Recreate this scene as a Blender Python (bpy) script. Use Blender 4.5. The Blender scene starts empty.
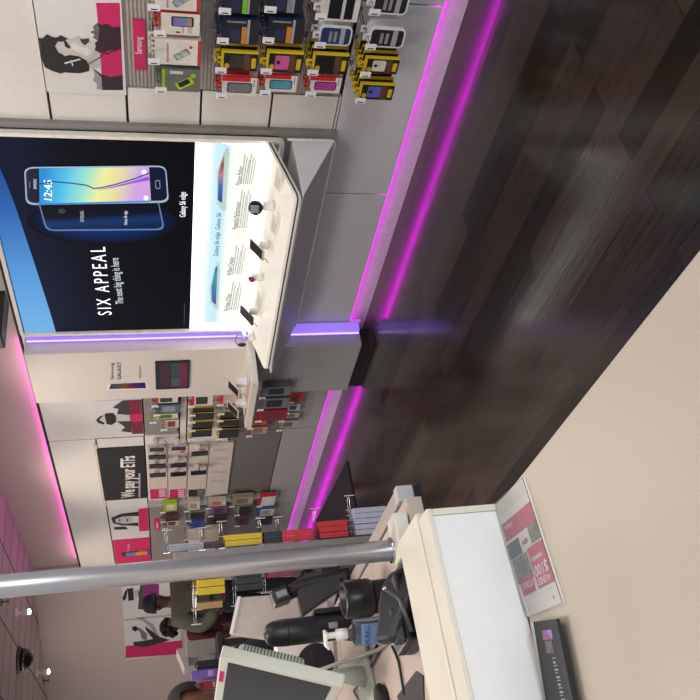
import bpy, bmesh, math, random
from mathutils import Vector, Matrix
random.seed(7)
S = bpy.context.scene
COL = S.collection
PI = math.pi
rad = math.radians
# ------------------------------------------------------------------ camera
H = 1.55
FPX = 811.36
yw, pt, rl = rad(33.926), rad(13.570), rad(-1.795)
fw = Vector((-math.cos(yw)*math.cos(pt), math.sin(yw)*math.cos(pt), -math.sin(pt)))
r0 = fw.cross(Vector((0, 0, 1))).normalized()
u0 = r0.cross(fw)
rt = r0*math.cos(rl) + u0*math.sin(rl)
up = u0*math.cos(rl) - r0*math.sin(rl)
CAM = Vector((0, 0, H))
cd = bpy.data.cameras.new('camera')
cd.sensor_width = 36
cd.lens = FPX/700*36
cd.clip_start = 0.02
cam = bpy.data.objects.new('camera', cd)
COL.objects.link(cam)
# the phone was held sideways: image right = world down, image up = world right
cx_, cy_ = -up, rt
m = Matrix.Identity(4)
for i in range(3):
    m[i][0], m[i][1], m[i][2], m[i][3] = cx_[i], cy_[i], -fw[i], CAM[i]
cam.matrix_world = m
S.camera = cam
# ------------------------------------------------------------------ view, world, lights
S.view_settings.view_transform = 'Standard'
S.view_settings.look = 'None'
S.view_settings.gamma = 1
S.view_settings.use_curve_mapping = False
S.view_settings.exposure = 0.0
w = bpy.data.worlds.new('world')
S.world = w
w.use_nodes = True
w.node_tree.nodes['Background'].inputs[0].default_value = (0.75, 0.72, 0.74, 1)
w.node_tree.nodes['Background'].inputs[1].default_value = 0.60


def lamp(name, kind, loc, tgt, power, color, size=None, spot=None, blend=.5):
    d = bpy.data.lights.new(name, kind)
    d.energy = power
    d.color = color
    if kind == 'AREA':
        d.shape = 'RECTANGLE'
        d.size, d.size_y = size
    elif size is not None:
        d.shadow_soft_size = size
    if kind == 'SPOT':
        d.spot_size = rad(spot)
        d.spot_blend = blend
    o = bpy.data.objects.new(name, d)
    o.location = loc
    o.rotation_euler = (Vector(tgt)-Vector(loc)).to_track_quat('-Z', 'Y').to_euler()
    COL.objects.link(o)
    return o


WARM = (1.0, .87, .73)
SOFT = (1.0, .90, .83)
COOL = (.90, .96, 1.0)
lamp('ceiling_fill', 'AREA', (0.2, 0.9, 2.9), (0.2, 0.9, 0), 9, SOFT, (1.2, .6))  # unseen overhead area lamps, here and below, added as general fill
for x, p in ((-1.2, 13), (-3.9, 20), (-6.6, 17), (-9.0, 9)):
    lamp('ceiling_fill', 'AREA', (x, 1.75, 2.9), (x, 2.15, 0), p, SOFT, (1.2, .6))  # unseen fills added closer to the wall to brighten its panels
lamp('ceiling_fill', 'AREA', (-2.6, 0.2, 2.9), (-2.6, 0.2, 0), 30, SOFT, (1.2, .6))
lamp('ceiling_fill', 'AREA', (-6.0, 0.4, 2.9), (-6.0, 0.4, 0), 34, SOFT, (1.2, .6))
lamp('ceiling_fill', 'AREA', (-9.0, 0.2, 2.9), (-9.0, 0.2, 0), 26, SOFT, (1.2, .6))
lamp('storefront_daylight', 'AREA', (3.2, 0.4, 1.25), (-2, 0.4, 1.0), 112, COOL, (3.0, 1.2))
for x, p in ((-1.6, 28), (-2.7, 19), (-5.3, 32), (-7.0, 34), (-8.9, 34)):
    lamp('track_spot_beam', 'SPOT', (x, 2.35, 2.86), (x, 3.42, 1.85), p, WARM, .04, 75, .9)

# ------------------------------------------------------------------ rays: a pixel of the photo on a real plane
def ray(x, y):
    return fw + rt*((350-y)/FPX) - up*((x-350)/FPX)


def atY(x, y, Y):
    d = ray(x, y)
    return CAM + d*(Y/d.y)


def atX(x, y, X):
    d = ray(x, y)
    return CAM + d*(X/d.x)


def atZ(x, y, Z):
    d = ray(x, y)
    return CAM + d*((Z-H)/d.z)


def atP(x, y, p, n):
    d = ray(x, y)
    return CAM + d*((p-CAM).dot(n)/d.dot(n))


# ------------------------------------------------------------------ materials
def lin(c):
    return c/12.92 if c <= .04045 else ((c+.055)/1.055)**2.4


def hexc(h):
    return tuple(lin(int(h[i:i+2], 16)/255) for i in (0, 2, 4))+(1,)


MATS = {}


def mat(h, rough=.5, metal=0, var=.06, scale=30, emit=0, name=None, trans=0, spec=.5):
    key = (h, rough, metal, var, scale, emit, trans, spec)
    if key in MATS:
        return MATS[key]
    m_ = bpy.data.materials.new(name or 'm_'+h)
    m_.use_nodes = True
    nt = m_.node_tree
    b = nt.nodes['Principled BSDF']
    c = hexc(h)
    b.inputs['Roughness'].default_value = rough
    b.inputs['Metallic'].default_value = metal
    b.inputs['Specular IOR Level'].default_value = spec
    if trans:
        b.inputs['Transmission Weight'].default_value = trans
        b.inputs['IOR'].default_value = 1.12
    tc = nt.nodes.new('ShaderNodeTexCoord')
    no = nt.nodes.new('ShaderNodeTexNoise')
    no.inputs['Scale'].default_value = scale
    rp = nt.nodes.new('ShaderNodeValToRGB')
    rp.color_ramp.elements[0].position = .3
    rp.color_ramp.elements[1].position = .7
    rp.color_ramp.elements[0].color = tuple(v*(1-var) for v in c[:3])+(1,)
    rp.color_ramp.elements[1].color = tuple(min(1, v*(1+var)) for v in c[:3])+(1,)
    nt.links.new(tc.outputs['Object'], no.inputs['Vector'])
    nt.links.new(no.outputs['Fac'], rp.inputs['Fac'])
    nt.links.new(rp.outputs['Color'], b.inputs['Base Color'])
    if emit:
        nt.links.new(rp.outputs['Color'], b.inputs['Emission Color'])
        b.inputs['Emission Strength'].default_value = emit
        b.inputs['Specular IOR Level'].default_value = .1
    MATS[key] = m_
    return m_


def ramp_mat(name, stops, axis='Z', emit=0, rough=.4, swing=0, swing_axis='X'):
    """a colour gradient across the object's own box"""
    m_ = bpy.data.materials.new(name)
    m_.use_nodes = True
    nt = m_.node_tree
    b = nt.nodes['Principled BSDF']
    b.inputs['Roughness'].default_value = rough
    tc = nt.nodes.new('ShaderNodeTexCoord')
    sp = nt.nodes.new('ShaderNodeSeparateXYZ')
    nt.links.new(tc.outputs['Generated'], sp.inputs[0])
    src = sp.outputs[axis]
    if swing:
        mu = nt.nodes.new('ShaderNodeMath')
        mu.operation = 'MULTIPLY_ADD'
        mu.inputs[1].default_value = swing
        nt.links.new(sp.outputs[swing_axis], mu.inputs[0])
        nt.links.new(src, mu.inputs[2])
        src = mu.outputs[0]
    rp = nt.nodes.new('ShaderNodeValToRGB')
    el = rp.color_ramp.elements
    while len(el) < len(stops):
        el.new(.5)
    for e, (p, h) in zip(el, stops):
        e.position = p
        e.color = hexc(h)
    nt.links.new(src, rp.inputs['Fac'])
    nt.links.new(rp.outputs['Color'], b.inputs['Base Color'])
    if emit:
        nt.links.new(rp.outputs['Color'], b.inputs['Emission Color'])
        b.inputs['Emission Strength'].default_value = emit
        b.inputs['Base Color'].default_value = (0, 0, 0, 1)
        b.inputs['Specular IOR Level'].default_value = .08
        for l in list(b.inputs['Base Color'].links):
            nt.links.remove(l)
    return m_


def glow_mat():
    """printed blue halo fading to the poster's own night colour"""
    m_ = bpy.data.materials.new('printed_halo')
    m_.use_nodes = True
    nt = m_.node_tree
    b = nt.nodes['Principled BSDF']
    b.inputs['Base Color'].default_value = (0, 0, 0, 1)
    b.inputs['Specular IOR Level'].default_value = .08
    tc = nt.nodes.new('ShaderNodeTexCoord')
    mp = nt.nodes.new('ShaderNodeMapping')
    mp.inputs['Location'].default_value = (-1, 0, -1)
    mp.inputs['Scale'].default_value = (2, 0, 2)
    gr = nt.nodes.new('ShaderNodeTexGradient')
    gr.gradient_type = 'SPHERICAL'
    rp = nt.nodes.new('ShaderNodeValToRGB')
    el = rp.color_ramp.elements
    el[0].position, el[0].color = 0, hexc('080a14')
    el[1].position, el[1].color = .75, hexc('0f3a86')
    nt.links.new(tc.outputs['Generated'], mp.inputs[0])
    nt.links.new(mp.outputs[0], gr.inputs[0])
    nt.links.new(gr.outputs['Fac'], rp.inputs['Fac'])
    nt.links.new(rp.outputs['Color'], b.inputs['Emission Color'])
    b.inputs['Emission Strength'].default_value = .8
    return m_


def led_mat(name, rgb, strength):
    m_ = bpy.data.materials.new(name)
    m_.use_nodes = True
    nt = m_.node_tree
    b = nt.nodes['Principled BSDF']
    b.inputs['Base Color'].default_value = (.02, .02, .02, 1)
    tc = nt.nodes.new('ShaderNodeTexCoord')
    no = nt.nodes.new('ShaderNodeTexNoise')
    no.inputs['Scale'].default_value = 3
    mr = nt.nodes.new('ShaderNodeMapRange')
    mr.inputs[3].default_value = .7*strength
    mr.inputs[4].default_value = 1.3*strength
    nt.links.new(tc.outputs['Object'], no.inputs['Vector'])
    nt.links.new(no.outputs['Fac'], mr.inputs[0])
    nt.links.new(mr.outputs[0], b.inputs['Emission Strength'])
    b.inputs['Emission Color'].default_value = rgb+(1,)
    return m_


def floor_dark():
    m_ = bpy.data.materials.new('dark_plank_floor')
    m_.use_nodes = True
    nt = m_.node_tree
    b = nt.nodes['Principled BSDF']
    b.inputs['Specular IOR Level'].default_value = .33
    tc = nt.nodes.new('ShaderNodeTexCoord')
    br = nt.nodes.new('ShaderNodeTexBrick')
    br.inputs['Color1'].default_value = hexc('3a2a24')
    br.inputs['Color2'].default_value = hexc('17110f')
    br.inputs['Mortar'].default_value = hexc('120e0d')
    br.inputs['Scale'].default_value = 1
    br.inputs['Mortar Size'].default_value = .0015
    br.inputs['Brick Width'].default_value = 1.2
    br.inputs['Row Height'].default_value = .13
    br.offset = .37
    nt.links.new(tc.outputs['Object'], br.inputs['Vector'])
    mp = nt.nodes.new('ShaderNodeMapping')
    mp.inputs['Scale'].default_value = (1.5, 24, 1)
    nt.links.new(tc.outputs['Object'], mp.inputs['Vector'])
    no = nt.nodes.new('ShaderNodeTexNoise')
    no.inputs['Scale'].default_value = 2
    no.inputs['Detail'].default_value = 6
    nt.links.new(mp.outputs[0], no.inputs['Vector'])
    mx = nt.nodes.new('ShaderNodeMix')
    mx.data_type = 'RGBA'
    mx.blend_type = 'OVERLAY'
    mx.inputs[0].default_value = .85
    nt.links.new(br.outputs['Color'], mx.inputs[6])
    nt.links.new(no.outputs['Color'], mx.inputs[7])
    hs = nt.nodes.new('ShaderNodeHueSaturation')
    hs.inputs['Saturation'].default_value = .75
    nt.links.new(mx.outputs[2], hs.inputs['Color'])
    nt.links.new(hs.outputs[0], b.inputs['Base Color'])
    mr = nt.nodes.new('ShaderNodeMapRange')
    mr.inputs[3].default_value = .10
    mr.inputs[4].default_value = .21
    nt.links.new(no.outputs['Fac'], mr.inputs[0])
    nt.links.new(mr.outputs[0], b.inputs['Roughness'])
    bp = nt.nodes.new('ShaderNodeBump')
    bp.inputs['Strength'].default_value = .12
    bp.inputs['Distance'].default_value = .004
    nt.links.new(no.outputs['Fac'], bp.inputs['Height'])
    nt.links.new(bp.outputs[0], b.inputs['Normal'])
    return m_


def tile_mat():
    m_ = bpy.data.materials.new('ceiling_tiles')
    m_.use_nodes = True
    nt = m_.node_tree
    b = nt.nodes['Principled BSDF']
    b.inputs['Roughness'].default_value = .9
    tc = nt.nodes.new('ShaderNodeTexCoord')
    br = nt.nodes.new('ShaderNodeTexBrick')
    br.inputs['Color1'].default_value = hexc('d9cfc8')
    br.inputs['Color2'].default_value = hexc('d2c7c0')
    br.inputs['Mortar'].default_value = hexc('7d7370')
    br.inputs['Scale'].default_value = 1
    br.inputs['Mortar Size'].default_value = .012
    br.inputs['Brick Width'].default_value = .38
    br.inputs['Row Height'].default_value = .61
    br.offset = 0
    nt.links.new(tc.outputs['Object'], br.inputs['Vector'])
    nt.links.new(br.outputs['Color'], b.inputs['Base Color'])
    return m_


WHITE = mat('ece8e0', .35)
CREAM = mat('e6e3d4', .45, var=.015)
BEIGE = mat('c9c0b3', .4, var=.03, scale=200)
GREYP = mat('d2d0d6', .55, var=.03)
GREYL = mat('a9a8a6', .5, var=.03)
DARKGAP = mat('1c1a1a', .6)
SLAT = mat('a29a94', .45)
PANEL = mat('e0dcd6', .3, var=.02)
WALLP = mat('cdbab2', .7, var=.02)
ALU = mat('c6c5ca', .3, metal=.55, var=.02)
BLACK = mat('141416', .35)
SOFTBLACK = mat('1b1b1e', .6)
SLATE = mat('2b3036', .45)
TAGW = mat('e6e6ea', .4)
INK = mat('2a2a30', .6)
MAGENTA = mat('c4145f', .5)
PINK = mat('d2175f', .5)
CHROME = mat('c8c8cc', .15, metal=1)
GREYTXT = mat('8c8c90', .6)
YEL = mat('d9bc1c', .45)
RED = mat('c4242a', .45)
LEDPINK = led_mat('magenta_led', (1.0, .03, .95), 8.5)
LEDVIOLET = led_mat('violet_led', (.38, .2, 1.0), 9)

# ------------------------------------------------------------------ mesh helpers
class MB:
    def __init__(s):
        s.bm = bmesh.new()

    def _mi(s, faces, mi):
        for f in faces:
            f.material_index = mi

    def box(s, a, b, mi=0, bevel=0, front=None, M=None):
        """axis box between two corners; front = material of the -Y face"""
        x0, x1 = sorted((a[0], b[0])); y0, y1 = sorted((a[1], b[1])); z0, z1 = sorted((a[2], b[2]))
        t = bmesh.new()
        v = [t.verts.new(p) for p in ((x0, y0, z0), (x1, y0, z0), (x1, y1, z0), (x0, y1, z0),
                                      (x0, y0, z1), (x1, y0, z1), (x1, y1, z1), (x0, y1, z1))]
        for i, q in enumerate(((0, 3, 2, 1), (4, 5, 6, 7), (0, 1, 5, 4), (1, 2, 6, 5), (2, 3, 7, 6), (3, 0, 4, 7))):
            f = t.faces.new([v[k] for k in q])
            f.material_index = front if (i == 2 and front is not None) else mi
        if bevel:
            bmesh.ops.bevel(t, geom=list(t.edges), offset=bevel, segments=2, affect='EDGES', profile=.5)
        s.merge(t, M)

    def merge(s, t, M=None):
        if M:
            t.transform(M)
        me = bpy.data.meshes.new('tmp')
        t.to_mesh(me)
        t.free()
        s.bm.from_mesh(me)
        bpy.data.meshes.remove(me)

    def prism(s, pts, d, mi=0, side=None, bevel=0, M=None):
        """polygon of 3D points extruded by vector d"""
        d = Vector(d)
        t = bmesh.new()
        v = [t.verts.new(p) for p in pts]
        f = t.faces.new(v)
        f.material_index = mi
        r = bmesh.ops.extrude_face_region(t, geom=[f])
        bmesh.ops.translate(t, vec=d, verts=[g for g in r['geom'] if isinstance(g, bmesh.types.BMVert)])
        bmesh.ops.recalc_face_normals(t, faces=list(t.faces))
        if side is not None:
            n = f.normal.copy()
            for g in t.faces:
                if abs(g.normal.dot(d.normalized())) < .5:
                    g.material_index = side
        if bevel:
            bmesh.ops.bevel(t, geom=list(t.edges), offset=bevel, segments=2, affect='EDGES', profile=.5)
        s.merge(t, M)

    def tube(s, pts, r, seg=10, mi=0, cap=True):
        pts = [Vector(p) for p in pts]
        rr_ = r if isinstance(r, (list, tuple)) else [r]*len(pts)
        t = bmesh.new()
        rings = []
        n = None
        for i, p in enumerate(pts):
            d = (pts[min(i+1, len(pts)-1)]-pts[max(i-1, 0)])
            if d.length < 1e-9:
                d = Vector((0, 0, 1))
            d.normalize()
            if n is None:
                n = d.orthogonal().normalized()
            else:
                n = (n-d*n.dot(d))
                n = n.normalized() if n.length > 1e-6 else d.orthogonal().normalized()
            b = d.cross(n)
            rings.append([t.verts.new(p+(n*math.cos(2*PI*k/seg)+b*math.sin(2*PI*k/seg))*rr_[i]) for k in range(seg)])
        for a, b in zip(rings, rings[1:]):
            for k in range(seg):
                t.faces.new((a[k], a[(k+1) % seg], b[(k+1) % seg], b[k]))
        if cap:
            t.faces.new(rings[0][::-1])
            t.faces.new(rings[-1])
        for f in t.faces:
            f.material_index = mi
            f.smooth = True
        s.merge(t)

    def lathe(s, prof, c, seg=24, mi=0, M=None):
        """profile of (radius, z) about a vertical axis through c"""
        t = bmesh.new()
        rings = []
        for r, z in prof:
            r = max(r, 1e-4)
            rings.append([t.verts.new((c[0]+r*math.cos(2*PI*k/seg), c[1]+r*math.sin(2*PI*k/seg), c[2]+z)) for k in range(seg)])
        for a, b in zip(rings, rings[1:]):
            for k in range(seg):
                t.faces.new((a[k], a[(k+1) % seg], b[(k+1) % seg], b[k]))
        t.faces.new(rings[0][::-1])
        t.faces.new(rings[-1])
        for f in t.faces:
            f.material_index = mi
            f.smooth = True
        s.merge(t, M)

    def ball(s, c, r, mi=0, sub=2, M=None):
        t = bmesh.new()
        bmesh.ops.create_icosphere(t, subdivisions=sub, radius=1)
        r = r if isinstance(r, (tuple, list)) else (r, r, r)
        t.transform(Matrix.Translation(c) @ Matrix.Diagonal((*r, 1)))
        for f in t.faces:
            f.material_index = mi
            f.smooth = True
        s.merge(t, M)

    def mesh(s, name, mats):
        bmesh.ops.recalc_face_normals(s.bm, faces=list(s.bm.faces))
        me = bpy.data.meshes.new(name)
        s.bm.to_mesh(me)
        s.bm.free()
        for x in (mats if isinstance(mats, (list, tuple)) else [mats]):
            me.materials.append(x)
        return me


def wm(o):
    M = o.matrix_basis.copy()
    return wm(o.parent) @ M if o.parent else M


def tag(o, label, cat, group=None, kind=None):
    o['label'] = label
    o['category'] = cat
    if group:
        o['group'] = group
    if kind:
        o['kind'] = kind
    return o


def link(name, me, parent=None):
    o = bpy.data.objects.new(name, me)
    COL.objects.link(o)
    if parent:
        o.parent = parent
    return o


def obj(name, mb, mats, parent=None, origin=None, local=False):
    """mesh built in world coordinates; brought into its parent's (or its own origin's) frame"""
    if not local:
        if parent:
            mb.bm.transform(wm(parent).inverted())
        elif origin is not None:
            mb.bm.transform(Matrix.Translation(-Vector(origin)))
    o = link(name, mb.mesh(name, mats), parent)
    if origin is not None and not parent:
        o.location = origin
    return o


def empty(name, loc, label, cat, group=None, rz=0):
    o = bpy.data.objects.new(name, None)
    COL.objects.link(o)
    o.empty_display_size = .05
    o.location = loc
    o.rotation_euler = (0, 0, rz)
    return tag(o, label, cat, group)


def struct(name, mb, mats, label, cat):
    return tag(obj(name, mb, mats), label, cat, kind='structure')


def copy_tree(o, parent=None):
    c = o.copy()
    COL.objects.link(c)
    if parent:
        c.parent = parent
    for ch in list(o.children):
        copy_tree(ch, c)
    return c


def text_mesh(s, size, condense=1.0, bold=0.0, align='CENTER', spacing=1.0):
    cu = bpy.data.curves.new('t', 'FONT')
    cu.body = s
    cu.size = size
    cu.align_x = align
    cu.align_y = 'CENTER'
    cu.offset = bold
    cu.space_character = spacing
    cu.extrude = .0003
    cu.resolution_u = 3
    o = bpy.data.objects.new('t', cu)
    COL.objects.link(o)
    dg = bpy.context.evaluated_depsgraph_get()
    me = bpy.data.meshes.new_from_object(o.evaluated_get(dg))
    bpy.data.objects.remove(o)
    bpy.data.curves.remove(cu)
    me.transform(Matrix.Diagonal((condense, 1, 1, 1)))
    return me


def text(s, size, m_, parent, M, condense=1.0, bold=0.0, align='CENTER', spacing=1.0, name='lettering'):
    """M: world matrix taking text x,y to the surface"""
    me = text_mesh(s, size, condense, bold, align, spacing)
    me.materials.clear()
    me.materials.append(m_)
    me.transform(wm(parent).inverted() @ M)
    me.name = name
    return link(name, me, parent)


def onwall(p, rz=0):
    """text standing on a surface that faces -Y (turned by rz)"""
    return Matrix.Translation(p) @ Matrix.Rotation(rz, 4, 'Z') @ Matrix.Rotation(PI/2, 4, 'X')


def fit_text(s, p0, p1, h, m_, parent, **k):
    """text whose middle line runs p0 to p1 with letter height about h, on a surface facing -Y or any with the line's yaw"""
    p0, p1 = Vector(p0), Vector(p1)
    me = text_mesh(s, h/.7, 1, k.get('bold', 0), 'LEFT', k.get('spacing', 1))
    xs = [v.co.x for v in me.vertices]
    ys = [v.co.y for v in me.vertices]
    L = (p1-p0).length
    sx = L/max(1e-6, max(xs)-min(xs))
    sy = h/max(1e-6, max(ys)-min(ys)) if k.get('exact', False) else 1
    me.transform(Matrix.Diagonal((sx, sy, 1, 1)) @ Matrix.Translation((-min(xs), -(min(ys)+max(ys))/2, 0)))
    d = (p1-p0).normalized()
    u_ = Vector((0, 0, 1))
    if k.get('up') is not None:
        u_ = Vector(k['up'])
    n = d.cross(u_).normalized()
    u_ = n.cross(d).normalized()
    M = Matrix.Identity(4)
    for i in range(3):
        M[i][0], M[i][1], M[i][2], M[i][3] = d[i], u_[i], n[i], p0[i]
    me.materials.clear()
    me.materials.append(m_)
    me.transform(wm(parent).inverted() @ M)
    me.name = k.get('name', 'lettering')
    return link(me.name, me, parent)


def poly(pts, t=.0012, mi=0, n=None):
    """thin printed shape; pts in world; grows along n (default -Y)"""
    mb = MB()
    mb.prism(pts, Vector(n or (0, -1, 0))*t, mi)
    return mb


def rrect(x0, z0, x1, z1, r, y, seg=5):
    out = []
    for cx, cz, a in ((x1-r, z1-r, 0), (x0+r, z1-r, 90), (x0+r, z0+r, 180), (x1-r, z0+r, 270)):
        for k in range(seg+1):
            t = rad(a+90*k/seg)
            out.append((cx+r*math.cos(t), y, cz+r*math.sin(t)))
    return out


def ell(c, a, b, n=24):
    return [(c[0]+a*math.cos(2*PI*k/n), c[1]+b*math.sin(2*PI*k/n)) for k in range(n)]


# ================================================================== SETTING
YW = 3.42      # face of the wall panels
fl = MB(); fl.box((-13.5, -3.2, -.05), (2.6, 3.5, 0))
struct('floor', fl, floor_dark(), 'dark brown wood plank floor', 'floor')
ce = MB(); ce.box((-13.5, -3.2, 2.95), (2.6, 3.5, 3.0))
struct('ceiling', ce, tile_mat(), 'white suspended tile ceiling with dark grid lines', 'ceiling')
wl = MB(); wl.box((-9.45, 3.5, 0), (2.6, 3.6, 2.95))
struct('wall_right', wl, WALLP, 'long plain wall behind the display panels', 'wall')
# far wall, bending towards the room
AP = Vector((-9.41, 3.452, 0))
AD = Vector((-.8527, -.5224, 0))
AN = Vector((.5224*-1, .8527, 0)) * -1      # faces the camera side
wb = MB(); q = [AP, AP+AD*4.9, AP+AD*4.9+Vector((0, 0, 2.95)), AP+Vector((0, 0, 2.95))]
wb.prism(q, -AN*.1)
struct('wall_back', wb, WALLP, 'plain pinkish far wall set at an angle', 'wall')

# panelled wall: upper white panels with dark seams every 0.365 m
seams = [2.018, 1.645, 1.277, .914]
X0, X1 = -9.32, 2.55


def panels(x0, x1, tops, m_, name, label):
    mb = MB()
    for a, b in zip(tops, tops[1:]):
        mb.box((x0, YW, b+.006), (x1, YW+.04, a-.006), bevel=.002)
    return struct(name, mb, m_, label, 'wall panel')


gap = MB(); gap.box((X0, YW+.03, .20), (X1, 3.5, 2.44)); gap.box((X0, YW-.001, 2.43), (X1, 3.5, 2.444))
struct('trim_1', gap, DARKGAP, 'dark backing seen in the seams between wall panels', 'trim')
panels(-2.70, X1, [2.43, 2.018], PANEL, 'trim_2', 'glossy white wall panel above the headphone poster')
panels(-2.95, -2.70, [2.43]+seams+[.56], PANEL, 'trim_3', 'narrow white wall panels right of the phone display')
panels(-6.3, -4.6, [2.43, 2.03], PANEL, 'trim_4', 'white wall panel above the goggles poster')
panels(X0, -6.31, [2.43, 2.05], PANEL, 'trim_5', 'white wall panels above the black banner')
panels(X0, -6.31, [2.05, 1.655], PANEL, 'trim_6', 'white wall panels behind the far posters')
panels(-6.46, -5.4, [1.36, 1.30, .93], PANEL, 'trim_7', 'white wall panels left of the screen column')
panels(-6.46, -6.295, [1.655, 1.36], PANEL, 'trim_16', 'narrow white wall panel right of the phone trial boards')
panels(-7.69, -6.46, [1.655, 1.288, .925], PANEL, 'trim_17', 'white wall panels behind the phone trial boards')
panels(-9.32, -7.68, [1.25, .93], PANEL, 'trim_8', 'white wall panels at the far end')
# grey lower panels
lowp = MB()
for a, b in ((-2.14, X1), (-3.40, -2.15), (-4.704, -3.41)):
    lowp.box((a, YW, .145), (b, YW+.02, .545), bevel=.002)
lowp.box((-2.95, YW, .551), (-2.70, YW+.04, .56))
struct('trim_9', lowp, GREYP, 'grey lower wall panels right of the column', 'wall panel')
lowf = MB()
for a, b in ((-6.3, -5.42), (-7.63, -6.31), (-9.32, -7.64)):
    lowf.box((a, YW, .145), (b, YW+.02, .455), bevel=.002)
struct('trim_10', lowf, mat('a39e9f', .5, var=.03), 'grey lower wall panels in the far section', 'wall panel')  # duller than the near panels: the far section's dimness put into the colour
lowu = MB()
for a, b in ((-6.3, -5.42), (-7.63, -6.31), (-9.32, -7.64)):
    lowu.box((a, YW, .465), (b, YW+.04, .92), bevel=.002)
struct('trim_18', lowu, mat('6f6867', .3, var=.03), 'darker grey satin wall panels in the far section', 'wall panel')


def slat(x0, x1, z0, z1, name, label):
    mb = MB()
    z = z1
    pts = [(x0, YW+.03, z0), (x0, YW+.03, z1)]
    k = 0
    while z > z0+.01:
        d = .007 if k % 2 else .011
        zz = max(z0, z-d)
        y = YW if k % 2 == 0 else YW+.007
        pts += [(x0, y, z), (x0, y, zz)]
        z = zz
        k += 1
    mb.prism(pts, (x1-x0, 0, 0))
    return struct(name, mb, SLAT, label, 'slatwall')


slat(-2.69, X1, .56, 1.645, 'trim_11', 'grey ribbed slatwall with the near accessory hooks')
slat(-6.29, -5.43, 1.37, 1.645, 'trim_12', 'grey ribbed slatwall beside the screen column')
slat(-9.3, -7.70, 1.26, 1.645, 'trim_13', 'grey ribbed slatwall at the far end')
# plinth and LED lines
bs = MB(); bs.box((X0, 3.48, 0), (X1, 3.5, .20))
for x in (-2.75, -7.0):
    bs.box((x, 3.478, .0), (x+.006, 3.481, .165))
struct('baseboard_right', bs, mat('d0cad4', .5), 'pale recessed plinth along the wall', 'baseboard')


def strip(name, a, b, m_, label):
    mb = MB(); mb.box(a, b)
    return tag(obj(name, mb, m_, origin=((a[0]+b[0])/2, a[1], a[2])), label, 'light strip')


strip('led_strip', (-4.80, 3.446, .150), (X1, 3.476, .158), LEDPINK, 'magenta light strip under the grey panels right of the column')
strip('led_strip', (X0, 3.446, .150), (-5.45, 3.476, .158), LEDPINK, 'magenta light strip under the grey panels left of the column')
strip('led_strip', (-9.2, 3.46, 2.446), (-4.9, 3.475, 2.454), led_mat('magenta_led_top', (1, .05, .75), 10), 'magenta light strip on top of the white wall panels')

# pillar between the phone display and the far section
PX0, PX1, PY = -5.42, -4.785, 3.262
pr = empty('display_column', ((PX0+PX1)/2, PY, 0), 'white column with a screen and phone advert, left of the big lit display', 'column')
mb = MB(); mb.box((PX0, PY, .86), (PX1, YW, 2.40), bevel=.004)
obj('panel', mb, mat('d3cbc3', .4, var=.02), pr)
mb = MB(); mb.box((PX0, PY, .06), (PX1, YW, .855), bevel=.004)
o = obj('base', mb, mat('9c999b', .5, var=.02), pr); o['label'] = 'grey lower half'
mb = MB(); mb.box((PX0+.02, PY+.02, 0), (PX1-.02, YW, .06))
obj('kick_plate', mb, BLACK, pr)
a, b = atY(155, 361, PY), atY(189, 387, PY)
mb = MB(); mb.prism(rrect(b.x, b.z, a.x, a.z, .004, PY), (0, -.012, 0))
sc = obj('screen', mb, BLACK, pr)
for (x0, y0, x1, y1, h, e) in ((160, 363, 170, 386, '3a2530', .5), (171, 363, 180, 377, '30403c', .4), (180, 363, 187, 386, '5c2438', .5), (171, 378, 180, 386, '44404a', .5)):
    a, b = atY(x0, y0, PY-.012), atY(x1, y1, PY-.012)
    obj('picture', poly([(b.x, PY-.0125, b.z), (a.x, PY-.0125, b.z), (a.x, PY-.0125, a.z), (b.x, PY-.0125, a.z)], .0006), mat(h, .3, emit=e), sc)
a, b = atY(107, 379, PY), atY(150, 391, PY)
q = [atY(109, 383, PY), atY(147, 381, PY), atY(149, 389, PY), atY(106, 390, PY)]
tb = obj('tablet_picture', poly(q, .002), mat('dcdde0', .3), pr)
q = [atY(111, 384, PY-.003), atY(145, 382.5, PY-.003), atY(146, 388, PY-.003), atY(109, 389, PY-.003)]
obj('picture', poly(q, .001), ramp_mat('tablet_print', [(0, '2b3f9c'), (.35, 'a33a8c'), (.6, 'c98a3a'), (1, '2f6f9a')], 'Z', emit=.25), tb)
fit_text('Samsung', atY(112.5, 379.5, PY-.002), atY(112.5, 363, PY-.002), .022, INK, pr)
fit_text('GALAXY', atY(119, 379.5, PY-.002), atY(119, 362, PY-.002), .03, INK, pr)
fit_text('$0.00 down', atY(140, 378, PY-.002), atY(140, 366, PY-.002), .018, GREYTXT, pr)

# violet gap between fixture and column
vg = MB(); vg.box((-4.785, YW-.01, .06), (-4.705, YW+.02, 2.40))
struct('trim_14', vg, mat('b9b4cc', .5), 'pale strip of wall in the lit gap', 'trim')
strip('led_strip', (-4.770, 3.345, .08), (-4.705, YW-.012, 2.38), led_mat('violet_led', (.36, .20, 1.0), .95), 'violet vertical light box between lit display and column')
strip('led_strip', (-4.748, 3.337, .08), (-4.736, 3.343, 2.38), led_mat('violet_core', (.66, .52, 1.0), 1.5), 'bright white violet tube down the middle of the violet light box')

# ================================================================== BIG LIT PHONE DISPLAY
FX0, FX1, FY = -4.70, -2.95, 3.36
fr = empty('phone_display_fixture', ((FX0+FX1)/2, FY, .55), 'large backlit wall display with a black phone poster above a white tray', 'display fixture')
mb = MB(); mb.box((FX0, FY+.02, .55), (FX1, YW, 2.41))
mb.box((FX1, YW-.03, .55), (FX1+.035, YW+.0, 2.41))
obj('housing', mb, mat('8c8986', .5), fr)
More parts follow.
